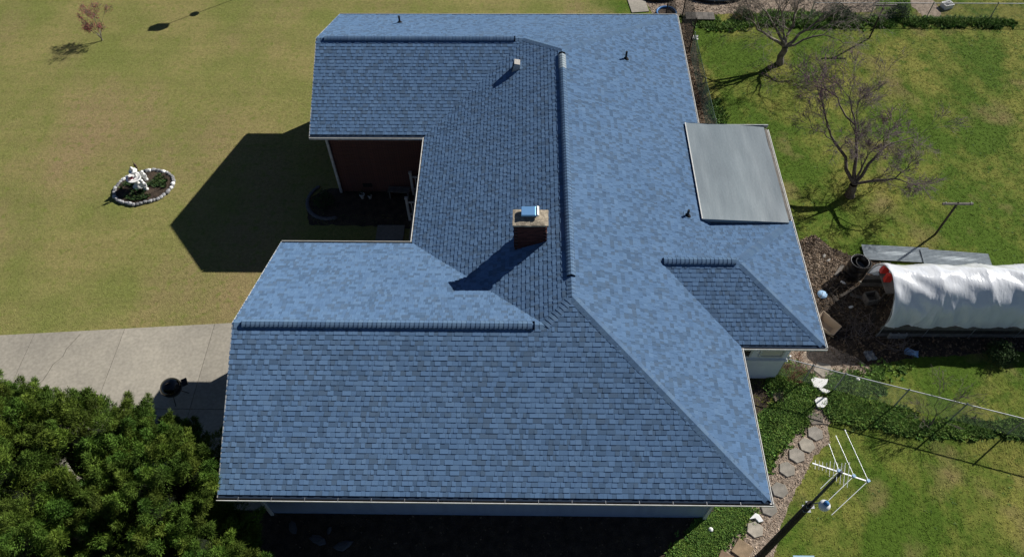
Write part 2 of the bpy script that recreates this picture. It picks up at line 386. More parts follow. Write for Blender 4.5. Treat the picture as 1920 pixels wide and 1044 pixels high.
def run_caps(A, B, n1, n2, wid, lift, step, single=True, light=None):
    """A,B world ends; n1,n2 normals of the two planes"""
    global cap_count
    A = Vector(A); B = Vector(B); X = (B-A).normalized(); Ln = (B-A).length
    Z = (Vector(n1)+Vector(n2)); Z = (Z-X*Z.dot(X)).normalized(); Y = Z.cross(X)
    RM = Matrix((X, Y, Z)).transposed()
    def down(n):
        d = X.cross(Vector(n)).normalized()
        if d.dot(Z) > 0: d = -d
        return RM.transposed() @ d
    d1, d2 = down(n1), down(n2)
    meshes = [cap_mesh(wid, wid, d1, d2, step+.004, lift, t) for t in [(1.02, 1.0, .98), (.93, .93, .95), (.84, .85, .88), (1.08, 1.04, 1.0)]]
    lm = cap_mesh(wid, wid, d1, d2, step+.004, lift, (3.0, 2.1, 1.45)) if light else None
    n = int(Ln/step)
    for i in range(n):
        p = A+X*(i*step)
        me = random.choices(meshes, [4, 4, 2, 2])[0]
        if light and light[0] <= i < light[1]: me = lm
        if single and cap_count < 298:
            link('ridge_cap', me, roof, loc=p, rot=RM.to_euler()); cap_count += 1
        else:
            i0 = len(cap_rest.v); cap_rest.v += [tuple(p+RM @ q.co) for q in me.vertices]
            ca = me.attributes['tone'].data
            for pl in me.polygons:
                cap_rest.f.append(tuple(i0+k for k in pl.vertices)); cap_rest.t.append(tuple(ca[pl.index].color[:3])); cap_rest.m.append(0); cap_rest.sm.append(False)
def vent_strip(A, B, n1, n2, wid, h):
    mb = MB(); A = Vector(A); B = Vector(B); X = (B-A).normalized()
    for n in (n1, n2):
        n = Vector(n); d = X.cross(n).normalized()
        if d.z > 0: d = -d
        a, b = A+d*wid, B+d*wid
        mb.face([a, b, b+Vector((0, 0, h)), a+Vector((0, 0, h))], mi=0)
    for p in (A, B):
        d1 = X.cross(Vector(n1)).normalized(); d1 = d1 if d1.z < 0 else -d1
        d2 = X.cross(Vector(n2)).normalized(); d2 = d2 if d2.z < 0 else -d2
        mb.face([p+d1*wid, p+d1*wid+Vector((0, 0, h)), p+Vector((0, 0, h)), p+d2*wid+Vector((0, 0, h)), p+d2*wid])
    obj('ridge_vent', mb, M['vent_black'], roof)
nor = {k: P.nor for k, P in PL.items()}
def ridge(A, B, n1, n2, va, vb, hv=.07, single=True, light=None, step=.135):
    """flat caps, then the raised vent between distances va..vb, then flat caps"""
    A = Vector(A); B = Vector(B); X = (B-A).normalized(); L = (B-A).length
    if va > .2: run_caps(A, A+X*va, n1, n2, .15, .004, step, single)
    vent_strip(A+X*va, A+X*vb, n1, n2, .135, hv)
    run_caps(A+X*va, A+X*vb, n1, n2, .155, hv, step, single, light)
    if L-vb > .2: run_caps(A+X*vb, B, n1, n2, .15, .004, step, single)
hz = HE
ridge((XLA+.05, YA, hz+ZA), (XA, YA, hz+ZA), nor['A'], nor['F'], .25, XA-XLA-.35)
run_caps((XA, YA, hz+ZA), (XC, YCS, hz+ZC), nor['F'], nor['W'], .15, .004, .135)
run_caps((XR-.1, .1, hz+.04), (XC, YCS, hz+ZC), nor['F'], nor['E'], .15, .006, .135)
ridge((XD1, YD, hz+ZD), (XD2, YD, hz+ZD), nor['DN'], nor['DS'], .12, XD2-XD1-.08)
run_caps((XE-.1, DA+.1, hz+.04), (XD2, YD, hz+ZD), nor['DS'], nor['DE'], .15, .006, .135)
ridge((XC, YCS, hz+ZC), (XC, YCN, hz+ZC), nor['W'], nor['E'], .75, YCN-YCS-.22, light=(70, 77))
run_caps((XE-.1, DB-.1, hz+.04), (XD2, YD, hz+ZD), nor['DN'], nor['DE'], .15, .006, .135)
ridge((XLB+.05, YB, hz+ZB), (XB, YB, hz+ZB), nor['N'], nor['B'], .3, XB-XLB-.4, single=False)
run_caps((XB, YB, hz+ZB), (XC, YCN, hz+ZC), nor['N'], nor['W'], .15, .004, .135, False)
run_caps((XR-.1, LEN-.1, hz+.04), (XC, YCN, hz+ZC), nor['N'], nor['E'], .15, .004, .135, False)
if cap_rest.v: obj('ridge_cap_run', cap_rest, M['cap'], roof, kind='stuff')

# gutters: U channel, outer rim bright, with hangers
def gutter(a, b, out, spikes=True, wid=.105):
    a = Vector(a); b = Vector(b); d = (b-a).normalized(); out = Vector(out); g = MB(); zt = HE-.005; zb = HE-.125
    off = -.02
    def P3(p, o, z): q = p+out*o; return (q.x, q.y, z)
    i_, o_ = off, off+wid-.03
    for (oo, z0, oi, z1, mi) in (((o_+.022, zt), (o_+.022, zb), 0, 0, 0),):
        pass
    prof = [(i_, zt-.01), (i_, zb), (o_, zb), (o_+.025, zb+.05), (o_+.025, zt), (o_+.007, zt), (o_+.007, zb+.03), (i_+.006, zb+.03)]
    mats_ = [0, 0, 0, 0, 0, 1, 1]
    for k in range(len(prof)-1):
        g.face([P3(a, *prof[k]), P3(b, *prof[k]), P3(b, *prof[k+1]), P3(a, *prof[k+1])], mi=mats_[k])
    for p in (a, b): g.face([P3(p, *q) for q in prof], mi=0)
    gt = obj('gutter', g, [M['trim'], M['gutter_in']], house)
    if spikes:
        L = (b-a).length; k = .6
        h = MB(); h.box((0, 0, 0), (.014, wid, .006)); hm = h.mesh('gutter_hanger', M['steel'])
        while k < L:
            p = a+d*k; c = p+out*(off+wid/2-.02); link('gutter_hanger', hm, gt, loc=(c.x, c.y, zt+.003)); k += .92
def edge_strip(a, b, out):
    """narrow half round gutter, white outside"""
    a = Vector(a); b = Vector(b); out = Vector(out); g = MB(); zt = HE-.004
    P3 = lambda p, q: ((p+out*q[0]).x, (p+out*q[0]).y, q[1])
    prof = [(-.05, zt), (.012, zt-.012), (.020, zt-.03), (.030, zt+.006), (.052, zt+.006), (.056, zt-.09), (.0, zt-.11)]
    for k in range(len(prof)-1): g.face([P3(a, prof[k]), P3(b, prof[k]), P3(b, prof[k+1]), P3(a, prof[k+1])], mi=1 if k == 1 else 0)
    obj('gutter', g, [M['trim'], M['gutter_in']], house)
gutter((XLA-.02, 0), (XR+.05, 0), (0, -1))
edge_strip((XR, -.02), (XR, DA-.03), (1, 0))
gutter((XR, DA), (XE+.03, DA), (0, -1), False, wid=.095)
edge_strip((XE, DA), (XE, 14.7), (1, 0))
edge_strip((XR, 14.7), (XR, LEN+.03), (1, 0))
gutter((XLB, LEN-WB), (XW, LEN-WB), (0, -1), False)
edge_strip((XW, LEN-WB-.03), (XW, WA+.03), (-1, 0))
gutter((XLA, WA), (XW, WA), (0, 1), False, .09)
gutter((XLB, LEN), (XR, LEN), (0, 1), False, .09)
# rake drip edges
for x, ya, yb, yr, zr in ((XLA, .0, WA, YA, ZA), (XLB, LEN-WB, LEN, YB, ZB)):
    for yy in (ya, yb):
        mb = MB(); a = Vector((x-.012, yy, HE-.06)); b = Vector((x-.012, yr, HE+zr-.06))
        mb.face([a, b, b+Vector((0, 0, .065)), a+Vector((0, 0, .065))]); c = Vector((.03, 0, .003))
        mb.face([a+Vector((0, 0, .065)), b+Vector((0, 0, .065)), b+Vector((0, 0, .065))+c, a+Vector((0, 0, .065))+c])
        obj('drip_edge', mb, M['trim'], house)

# walls under the roof
OV = .92
def wall_box(x0, x1, y0, y1, z0, z1, m, name='wall', label=None):
    mb = MB(); mb.box(((x0+x1)/2, (y0+y1)/2, (z0+z1)/2), (x1-x0, y1-y0, z1-z0)); return obj(name, mb, m, house, label=label)
ZS = HE-.161
def siding_wall(p0, p1, out, z0, z1, board=.2, m='siding'):
    """lap boards as separate parts on a wall face from p0 to p1"""
    p0 = Vector(p0); p1 = Vector(p1); out = Vector(out); L = (p1-p0).length; n = int((z1-z0)/board)
    mb = MB(); d = (p1-p0)
    q = [(0, 0, .022), (0, 0, 0)]
    a, b = p0, p1
    vs_ = [Vector((0, 0, 0))+out*.022, d+out*.022, d+Vector((0, 0, board))+out*.003, Vector((0, 0, board))+out*.003, Vector((0, 0, 0)), d.copy()]
    mb.add(vs_, [(0, 1, 2, 3), (4, 5, 1, 0), (0, 3, 4), (1, 5, 2)])
    me = mb.mesh('siding_board', M[m])
    for i in range(n): link('siding_board', me, WALL, loc=(p0.x, p0.y, z0+i*board))
WALL = wall_box(XLA+.28, XR-OV, OV, 8.1, 0, ZS, M['frontwall'], label='white lap sided front wall, gutter shade put into its blue grey colour')
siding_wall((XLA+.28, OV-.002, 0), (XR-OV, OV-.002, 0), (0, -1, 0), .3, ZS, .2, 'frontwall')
def brick_wall_mat():
    m = bpy.data.materials.new('brick wall'); m.use_nodes = True; N = m.node_tree.nodes; L = m.node_tree.links; b = N['Principled BSDF']; b.inputs['Roughness'].default_value = .9
    tc = N.new('ShaderNodeTexCoord'); mp = N.new('ShaderNodeMapping'); mp.inputs['Rotation'].default_value = (PI/2, 0, 0); L.new(tc.outputs['Object'], mp.inputs[0])
    t = N.new('ShaderNodeTexBrick'); L.new(mp.outputs[0], t.inputs[0]); t.inputs['Scale'].default_value = 1; t.inputs['Brick Width'].default_value = .21; t.inputs['Row Height'].default_value = .08
    t.inputs['Mortar Size'].default_value = .008; t.inputs['Color1'].default_value = (.24, .10, .072, 1); t.inputs['Color2'].default_value = (.18, .078, .058, 1); t.inputs['Mortar'].default_value = (.04, .028, .025, 1)
    L.new(t.outputs[0], b.inputs['Base Color']); return m
M['brickwall'] = brick_wall_mat()
YW = LEN-WB+OV
wall_box(XLB+.3, XW+.9, YW, LEN-OV, 0, ZS, M['brickwall'])
# brick courses standing proud, one strip per course
cm = MB(); cm.box(((XLB+.33+XW+.9)/2, 0, 0), (XW+.9-XLB-.36, .016, .062)); cme = cm.mesh('brick_course', M['brickwall'])
bw = thing('x', 'x', 'x'); bpy.data.objects.remove(bw)
BW = [o for o in house.children if o.name.startswith('wall')][-1]
for i in range(36): link('brick_course', cme, BW, loc=(0, YW-.008, .10+i*.08+.031))
wall_box(XW+.9, XR-OV, 8.1, LEN-OV, 0, ZS, M['brickwall'])
wD = wall_box(XR-OV, XE-.25, DA+OV+.2, DB-.4, 0, ZS, M['siding'], label='white sided wall of the back extension'); WALL = wD
YDW = DA+OV+.2
siding_wall((XR-OV, YDW-.002, 0), (XE-.25, YDW-.002, 0), (0, -1, 0), .35, 1.2, .22)
siding_wall((XE-.25+.002, YDW, 0), (XE-.25+.002, DB-.4, 0), (1, 0, 0), .3, ZS)
# sill ledge of the enclosed porch and its windows
lg = MB(); lg.box(((XR-OV+XE-.22)/2, YDW-.05, 1.47), (XE-.22-XR+OV, .14, .05)); obj('ledge', lg, M['siding'], house)
for x0, x1, m in ((15.7, 16.6, 'glass'), (17.0, 17.72, 'blind')):
    fr = MB(); z0, z1 = 1.65, 2.9
    for c, d in ((((x0+x1)/2, z0), (x1-x0+.14, .07)), (((x0+x1)/2, z1), (x1-x0+.14, .07))): fr.box((c[0], YDW-.03, c[1]), (d[0], .06, d[1]))
    for x in (x0-.035, x1+.035): fr.box((x, YDW-.03, (z0+z1)/2), (.07, .058, z1-z0-.07))
    f = obj('window', fr, M['trim'], house)
    pn = MB(); pn.box(((x0+x1)/2, YDW-.012, (z0+z1)/2), (x1-x0-.003, .018, z1-z0-.075)); obj('pane', pn, M[m], f)
for x, y in ((XLB+.3, YW-.05), ):
    d = MB(); d.box((x+.02, y, ZS/2), (.10, .09, ZS)); obj('corner_board', d, M['trim'], house)
d = MB(); d.box((XLA+.24, OV-.06, ZS/2), (.09, .07, ZS)); obj('downspout', d, M['trim'], house)
d = MB(); d.box((XR-OV+.03, OV-.03, ZS/2), (.10, .09, ZS)); obj('corner_board', d, M['trim'], house)
d = MB(); d.tube([(XE-.21, YDW-.02, 1.55), (XE-.19, YDW-.05, 1.75)], [.05, .035], 8); obj('pipe_stub', d, M['whiteplain'], house)

# patio membrane roof
pm = MB(); x0, x1, y0, y1 = 14.98, XE-.02, 9.85, 14.7
nx, ny = 14, 24
zf = lambda x, y: HE+.235-.27*(x-x0)/(x1-x0)*.62+.006*math.sin(x*9+y*1.3)+.005*math.sin(y*4.1+x*2)+.008*math.sin(x*3.1)
vs_ = []; fs_ = []
for i in range(nx+1):
    for j in range(ny+1):
        x = x0+(x1-x0-.17)*i/nx; yy0 = y0 if i < nx else y0; y = yy0+(y1-yy0)*j/ny; vs_.append((x, y, zf(x, y)+.10))
for i in range(nx):
    for j in range(ny):
        a = i*(ny+1)+j; fs_.append((a, a+ny+1, a+ny+2, a+1))
pm.add(vs_, fs_, smooth=True)
xe = x1-.17
for (a, b) in (((x0, y0), (xe, y0)), ((xe, y0), (xe, y1)), ((xe, y1), (x0, y1)), ((x0, y1), (x0, y0))):
    za = zf(*a)+.10; zb2 = zf(*b)+.10
    pm.face([(a[0], a[1], za-.16), (b[0], b[1], zb2-.16), (b[0], b[1], zb2), (a[0], a[1], za)])
patio = obj('patio_roof', pm, M['membrane'], house, label='flat grey membrane roof over the back patio')
ed = MB(); ed.box((x0-.012, (y0+y1)/2, zf(x0, 12)+.115), (.035, y1-y0, .025)); obj('edge_trim', ed, M['trim'], patio)
ed = MB(); ed.box(((x0+x1)/2, y1+.02, HE+.16), (x1-x0, .04, .14)); obj('edge_trim', ed, M['steel'], patio)
ed = MB(); ed.box((x1-.085, (DB+y1)/2+.02, HE+.0), (.17, y1-DB-.02, .05)); obj('edge_board', ed, M['wood_grey'], patio)
ed = MB(); ed.box((XE-.1, y1-.1, 1.95), (.1, .1, 3.9)); obj('post', ed, M['trim'], patio)

# chimney
CX0, CX1, CY0, CY1, CZ = 8.47, 9.46, 7.48, 8.02, 6.90
ch = MB(); ch.box(((CX0+CX1)/2, (CY0+CY1)/2, (5.3+CZ)/2), (CX1-CX0-.03, CY1-CY0-.03, CZ-5.3)); chim = obj('chimney', ch, M['mortar'], house, label='square red brick chimney on the courtyard slope')
bms = [None]*5; bme = []
for t in range(5):
    mb = MB(); g = random.uniform(.75, 1.25); mb.box((0, 0, 0), (.198, .09, .062), tone=(g, g*.97, g*.95)); bme.append(mb.mesh('brick', M['brick']))
nb = 0; z = 5.42; row = 0
while z < CZ-.02:
    offx = 0 if row % 2 else .1
    for side in (0, 1):
        for k in range(5):
            x = CX0+.1+k*.2-(.0 if row % 2 else 0)+0
            xx = CX0+.105+k*.197
            if row % 2: xx += .0
            y = CY0+.03 if side == 0 else CY1-.03
            if row % 2 and k < 4: xx += .0985
            elif row % 2: continue
            link('brick', random.choice(bme), chim, loc=(xx+random.uniform(-.002, .002), y+random.uniform(-.003, .003), z)); nb += 1
        for k in range(2):
            x = CX0+.03 if side == 0 else CX1-.03
            yy = CY0+.18+k*.198
            link('brick', random.choice(bme), chim, loc=(x, yy-(.0 if row % 2 else .0), z), rot=(0, 0, PI/2)); nb += 1
    z += .0745; row += 1
cr = MB(); n = 10; vs_ = []; fs_ = []
for i in range(n+1):
    for j in range(n+1):
        x = CX0-.05+(CX1-CX0+.1)*i/n; y = CY0-.05+(CY1-CY0+.1)*j/n
        e = min(i, j, n-i, n-j)/n*2
        vs_.append((x+random.uniform(-.008, .008), y+random.uniform(-.008, .008), CZ+.05+.05*min(e*2, 1)+random.uniform(-.008, .008)))
for i in range(n):
    for j in range(n): a = i*(n+1)+j; fs_.append((a, a+n+1, a+n+2, a+1))
cr.add(vs_, fs_)
edge = [(i, 0) for i in range(n)]+[(n, j) for j in range(n)]+[(n-i, n) for i in range(n)]+[(0, n-j) for j in range(n)]
for k in range(len(edge)):
    a = vs_[edge[k][0]*(n+1)+edge[k][1]]; b2 = edge[(k+1) % len(edge)]; b = vs_[b2[0]*(n+1)+b2[1]]
    cr.face([(a[0], a[1], CZ-.01), (b[0], b[1], CZ-.01), b, a])
obj('crown', cr, M['crown'], chim)
fl = MB(); fx, fy = 8.93, 7.86
for sx_ in (-.2, .2):
    for sy_ in (-.13, .13): fl.box((fx+sx_, fy+sy_, CZ+.15), (.02, .02, .12))
fl.box((fx, fy, CZ+.12), (.40, .26, .05), mi=0)
obj('flue_collar', fl, M['steel'], chim)
cp = MB(); a = [(-.25, -.19, 0), (.25, -.19, 0), (.25, .19, 0), (-.25, .19, 0)]
T = lambda p, dz: (fx+p[0], fy+p[1], CZ+.20+p[2]+dz)
top = [(-.24, -.17, .045), (.17, -.17, .05), (.17, .17, .05), (-.24, .17, .045)]
cp.face([T(p, 0) for p in a][::-1]); cp.face([T(p, 0) for p in top])
for k in range(4): cp.face([T(a[k], 0), T(a[(k+1) % 4], 0), T(top[(k+1) % 4], 0), T(top[k], 0)])
fcap = obj('flue_cap', cp, M['skymetal'], chim)
ep = MB(); ep.box((fx+.245, fy, CZ+.225), (.07, .36, .075), rot=Matrix.Rotation(.5, 3, 'Y')); obj('glint_lip', ep, M['trim'], chim)  # white trim colour stands in for the highlight on the bent cap end
# counter flashing strip at the chimney corner
f = MB(); f.box((CX1+.02, CY0+.02, 6.3), (.02, .05, .5)); obj('flashing', f, M['steel'], chim)

# pipe vents and box vent
def pipe_vent(x, y, P, h, bent=False):
    z = P.z(x, y); mb = MB()
    mb.tube([(x, y, z-.05), (x, y, z+h)], .042, 10); fl = MB(); fl.lathe((x, y, z-.03), [(.13, 0), (.11, .05), (.06, .11), (.045, .13)], 12)
    o = obj('vent_pipe', mb, M['vent_black'], roof)
    c = obj('pipe_boot', fl, M['black_matte'], house)
    pl = MB(); q = [P.pt(*P.uv(x+a_, y+b_), .019) for a_, b_ in ((-.14, -.14), (.16, -.14), (.16, .14), (-.14, .14))]
    q2 = [p-P.nor*.016 for p in q]; pl.face(q)
    for k in range(4): pl.face([q2[k], q2[(k+1) % 4], q[(k+1) % 4], q[k]])
    obj('pipe_flashing', pl, M['cap'], house)
pipe_vent(12.79, 17.42, PL['E'], .36); pipe_vent(14.42, 9.86, PL['E'], .30); pipe_vent(3.39, 20.5, PL['N'], .34)
P = PL['W']; bx, by = 8.42, 16.36; bz = P.z(bx, by); bv = MB()
ca, cb = .17, .15
vs_ = [(bx-ca, by-cb, bz-.12), (bx+ca, by-cb, bz+.03), (bx+ca, by+cb, bz+.03), (bx-ca, by+cb, bz-.12), (bx-.05, by-cb, bz+.34), (bx+ca, by-cb, bz+.30), (bx+ca, by+cb, bz+.30), (bx-.05, by+cb, bz+.34)]
bv.add(vs_, [(0, 1, 5, 4), (1, 2, 6, 5), (2, 3, 7, 6), (4, 5, 6, 7)]); bv.add(vs_, [(3, 0, 4, 7)], mi=1)
obj('box_vent', bv, [mat('tan grey vent', (.50, .48, .44), (.38, .36, .33), 20, rough=.6), M['vent_black']], house)

# ------------------------------------------------------------------ ground
gm = MB(); gm.face([(-400, -300, 0), (450, -300, 0), (450, 500, 0), (-400, 500, 0)])
obj('ground', gm, M['grass'], kind='structure')
def sheet(name, px, m, z=.004, jit=.05, sub=6, world=False, kind='structure'):
    pts = [Vector(p).to_3d() if world else G(*p) for p in px]; out = []
    for i in range(len(pts)):
        a, b = pts[i], pts[(i+1) % len(pts)]; k = max(1, int((b-a).length/.18)) if jit else 1
        for j in range(k):
            p = a.lerp(b, j/k); out.append((p.x+random.uniform(-jit, jit), p.y+random.uniform(-jit, jit), z))
    mb = MB(); mb.face(out); o = obj(name, mb, m, kind=kind)
    return out
def inside(poly, x, y):
    c = False; n = len(poly); j = n-1
    for i in range(n):
        xi, yi = poly[i][0], poly[i][1]; xj, yj = poly[j][0], poly[j][1]
        if (yi > y) != (yj > y) and x < (xj-xi)*(y-yi)/(yj-yi)+xi: c = not c
        j = i
    return c
mulch_path = sheet('mulch_path', [(1290, 1090), (1345, 1030), (1385, 1000), (1400, 965), (1410, 950), (1440, 900), (1458, 860), (1490, 812), (1512, 780), (1530, 742), (1560, 742), (1556, 800), (1556, 830), (1530, 855), (1500, 905), (1480, 950), (1462, 1000), (1440, 1090)], M['mulch'], .008)
dirt_a = sheet('dirt', [(1497, 452), (1530, 440), (1556, 462), (1600, 480), (1680, 495), (1700, 560), (1890, 570), (1960, 600), (1960, 655), (1890, 660), (1700, 672), (1640, 690), (1600, 700), (1560, 660), (1520, 660), (1500, 600)], M['soil'], .004)
litter_a = sheet('leaf_litter', [(1497, 452), (1530, 442), (1560, 468), (1590, 490), (1570, 520), (1545, 540), (1530, 575), (1505, 520)], M['litter'], .008)
litter_b = sheet('path', [(1478, 655), (1560, 648), (1600, 668), (1640, 690), (1630, 705), (1580, 700), (1545, 712), (1490, 690)], M['mulch'], .012)
chips_top = sheet('wood_chip_bed', [(1226, 28), (1212, 5), (1222, -12), (1420, -14), (1660, -14), (1640, 22), (1560, 26), (1470, 22), (1400, 26), (1330, 27), (1275, 30)], M['mulch'], .004)
chips_b = sheet('wood_chip_bed', [(1704, -10), (1745, -10), (1765, 20), (1766, 34), (1735, 34), (1712, 12)], M['mulch'], .004)
strip = sheet('leaf_litter', [(1276, 45), (1300, 45), (1318, 150), (1345, 235), (1330, 330), (1300, 330), (1285, 100)], M['litter'], .004)
front_soil = sheet('dirt', [(-1.2, -3.2), (14.2, -3.2), (15.2, .2), (14.7, 3.5), (.4, 3.5), (-.8, 1)], M['soil'], .004, world=True)
court_soil = sheet('dirt', [(1.0, 13.2), (4.9, 13.0), (5.8, 15.3), (.1, 15.3), (-.7, 14.6), (-.4, 13.2)], M['soil'], .004, world=True)
side_soil = sheet('dirt', [(14.2, 3.0), (15.9, 3.2), (17.2, 4.3), (18.2, 6.2), (14.2, 6.3)], M['soil'], .006, world=True)

# driveway slabs (parts of one driveway)
dw = bpy.data.objects.new('driveway', None); COL.objects.link(dw); dw['kind'] = 'structure'
XS = [-21.0, -17.0, -13.4, -9.98, -6.575, -3.15, .62]
ytop = lambda x: 8.42+.072*x
YS = [None, 4.6, 1.0]
for i in range(len(XS)-1):
    for j in range(2):
        xa, xb = XS[i]+.008, XS[i+1]-.008
        a = [(xa, (YS[j+1] if j == 0 else YS[2])+.008 if j == 0 else YS[2]), (xb, YS[1]+.008 if j == 0 else YS[2]), (xb, ytop(xb) if j == 0 else YS[1]-.008), (xa, ytop(xa) if j == 0 else YS[1]-.008)]
        mb = MB(); t = random.uniform(.94, 1.06)
        mb.face([(x, y, .03) for x, y in a], (t, t*.995, t*.985))
        for k in range(4):
            p, q = a[k], a[(k+1) % 4]; mb.face([(p[0], p[1], -.01), (q[0], q[1], -.01), (q[0], q[1], .03), (p[0], p[1], .03)], (.6, .6, .6))
        obj('concrete_slab', mb, M['concrete'], dw)
for (a, b, k) in (((-8.2, 7.7), (-9.3, 4.7), 9),):     # wandering cracks, tar filled
    rr = random.Random(k); mb = MB(); pts = []
    for i in range(k+1): t = i/k; pts.append((a[0]+(b[0]-a[0])*t+rr.uniform(-.07, .07), a[1]+(b[1]-a[1])*t))
    for i in range(k): p, q = pts[i], pts[i+1]; mb.face([(p[0]-.008, p[1], .034), (p[0]+.008, p[1], .034), (q[0]+.008, q[1], .034), (q[0]-.008, q[1], .034)])
    obj('crack', mb, M['gutter_in'], dw)
# back walk slab + courtyard walk
wk = bpy.data.objects.new('walkway', None); COL.objects.link(wk); wk['kind'] = 'structure'
for (c, dd) in (((14.95, 29.0), (.95, 1.5)), ((14.80, 30.6), (.95, 1.5)), ((14.7, 32.2), (.95, 1.5))):
    mb = MB(); t = random.uniform(.9, 1.1); mb.box((c[0], c[1], .02), (dd[0], dd[1], .04), rz=.12, tone=(t, t, t)); obj('concrete_slab', mb, M['concrete'], wk)
wk = bpy.data.objects.new('walkway', None); COL.objects.link(wk); wk['kind'] = 'structure'
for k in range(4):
    mb = MB(); t = random.uniform(.6, .75); mb.box((3.15, 12.6-k*1.15, .03), (1.15, 1.13, .05), tone=(t, t, t)); obj('concrete_slab', mb, M['concrete'], wk)

# ------------------------------------------------------------------ scattered small stuff
def scatter(name, sampler, n, blades, hgt, wid, m, lean=.5, seed=1, tones=(.7, 1.3), zbase=.0, kind='stuff', hue=.0, parent=None):
    """joined triangles or quads; sampler(n)->xy array"""
    r = np.random.default_rng(seed); xy = sampler(n, r); n = len(xy)
    if n == 0: return
    k = blades; c = np.repeat(xy, k, 0); N = n*k
    an = r.uniform(0, 2*PI, N); h = np.repeat(r.uniform(.6, 1.25, n), k)*hgt*r.uniform(.6, 1.2, N); ln = lean*h*r.uniform(.3, 1.4, N); wd = wid*r.uniform(.6, 1.3, N)
    off = r.normal(0, wid*.9, (N, 2)); bx_ = c[:, 0]+off[:, 0]; by_ = c[:, 1]+off[:, 1]
    dx, dy = np.cos(an), np.sin(an); V = np.zeros((N, 3, 3))
    V[:, 0] = np.stack([bx_-dy*wd, by_+dx*wd, np.full(N, zbase)], 1); V[:, 1] = np.stack([bx_+dy*wd, by_-dx*wd, np.full(N, zbase)], 1)
    V[:, 2] = np.stack([bx_+dx*ln, by_+dy*ln, zbase+h], 1)
    me = bpy.data.meshes.new(name); me.vertices.add(N*3); me.vertices.foreach_set('co', V.ravel().astype(np.float32))
    me.loops.add(N*3); me.loops.foreach_set('vertex_index', np.arange(N*3, dtype=np.int32)); me.polygons.add(N)
    me.polygons.foreach_set('loop_start', np.arange(0, N*3, 3, dtype=np.int32))
    me.polygons.foreach_set('loop_total', np.full(N, 3, np.int32))
    me.materials.append(m)
    t = np.repeat(r.uniform(*tones, n), k)*r.uniform(.85, 1.15, N); hh = np.repeat(r.uniform(-hue, hue, n), k)
    ca = np.stack([t*(1+hh), t, t*(1-hh*.5), np.ones(N)], 1).astype(np.float32)
    a = me.attributes.new('tone', 'FLOAT_COLOR', 'FACE'); a.data.foreach_set('color', ca.ravel())
    me.update(); me.validate(); return link(name, me, parent, kind=kind)
NOGRASS = [(-.2, -1.2, 15.2, 9.4), (.2, 13.8, 15.4, 21.6), (5, 8, 18.2, 15), (-21, 1, .7, 7.6)]
POLYS = [mulch_path, dirt_a, chips_top, chips_b, strip, litter_b]
def in_no(xy):
    bad = np.zeros(len(xy), bool)
    for a, b, c, d in NOGRASS: bad |= (xy[:, 0] > a) & (xy[:, 0] < c) & (xy[:, 1] > b) & (xy[:, 1] < d)
    return bad
def drop_polys(xy):
    keep = np.ones(len(xy), bool)
    for pl in POLYS:
        P_ = np.array(pl)[:, :2]; mn, mx = P_.min(0), P_.max(0)
        idx = np.where(((xy >= mn) & (xy <= mx)).all(1) & keep)[0]
        for i in idx:
            if inside(pl, xy[i, 0], xy[i, 1]): keep[i] = False
    return xy[keep]
def rect_sampler(a, b, c, d, clump=None):
    def f(n, r):
        xy = np.stack([r.uniform(a, c, n), r.uniform(b, d, n)], 1)
        if clump:
            s = clump; v = np.sin(xy[:, 0]*s+1.7*np.sin(xy[:, 1]*s*.7))*np.sin(xy[:, 1]*s*1.1+1.3*np.sin(xy[:, 0]*s*.9)); xy = xy[v+r.normal(0, .35, n) > .1]
        return drop_polys(xy[~in_no(xy)])
    return f
scatter('grass', rect_sampler(-22, 7, 5, 34), 60000, 3, .012, .014, M['blade'], 4.0, 3, (.92, 1.2))
scatter('grass', rect_sampler(5, 21, 38, 33), 16000, 3, .014, .016, M['blade'], 4.0, 4, (.92, 1.2))
scatter('grass', rect_sampler(15.6, -3, 38, 30), 70000, 4, .022, .018, M['blade'], 3.0, 5, (.85, 1.3))
scatter('grass', rect_sampler(15.6, -3, 38, 30, 1.7), 2500, 5, .03, .022, M['weed'], 2.5, 6, (.6, .9), hue=.1)
def poly_sampler(px, world=False, z=0):
    pts = [Vector(p) if world else G(*p) for p in px]; pl = [(p[0], p[1]) for p in pts]; A = np.array(pl); mn, mx = A.min(0), A.max(0)
    def f(n, r):
        out = []
        while len(out) < n:
            x, y = r.uniform(mn[0], mx[0]), r.uniform(mn[1], mx[1])
            if inside(pl, x, y): out.append((x, y))
        return np.array(out)
    return f
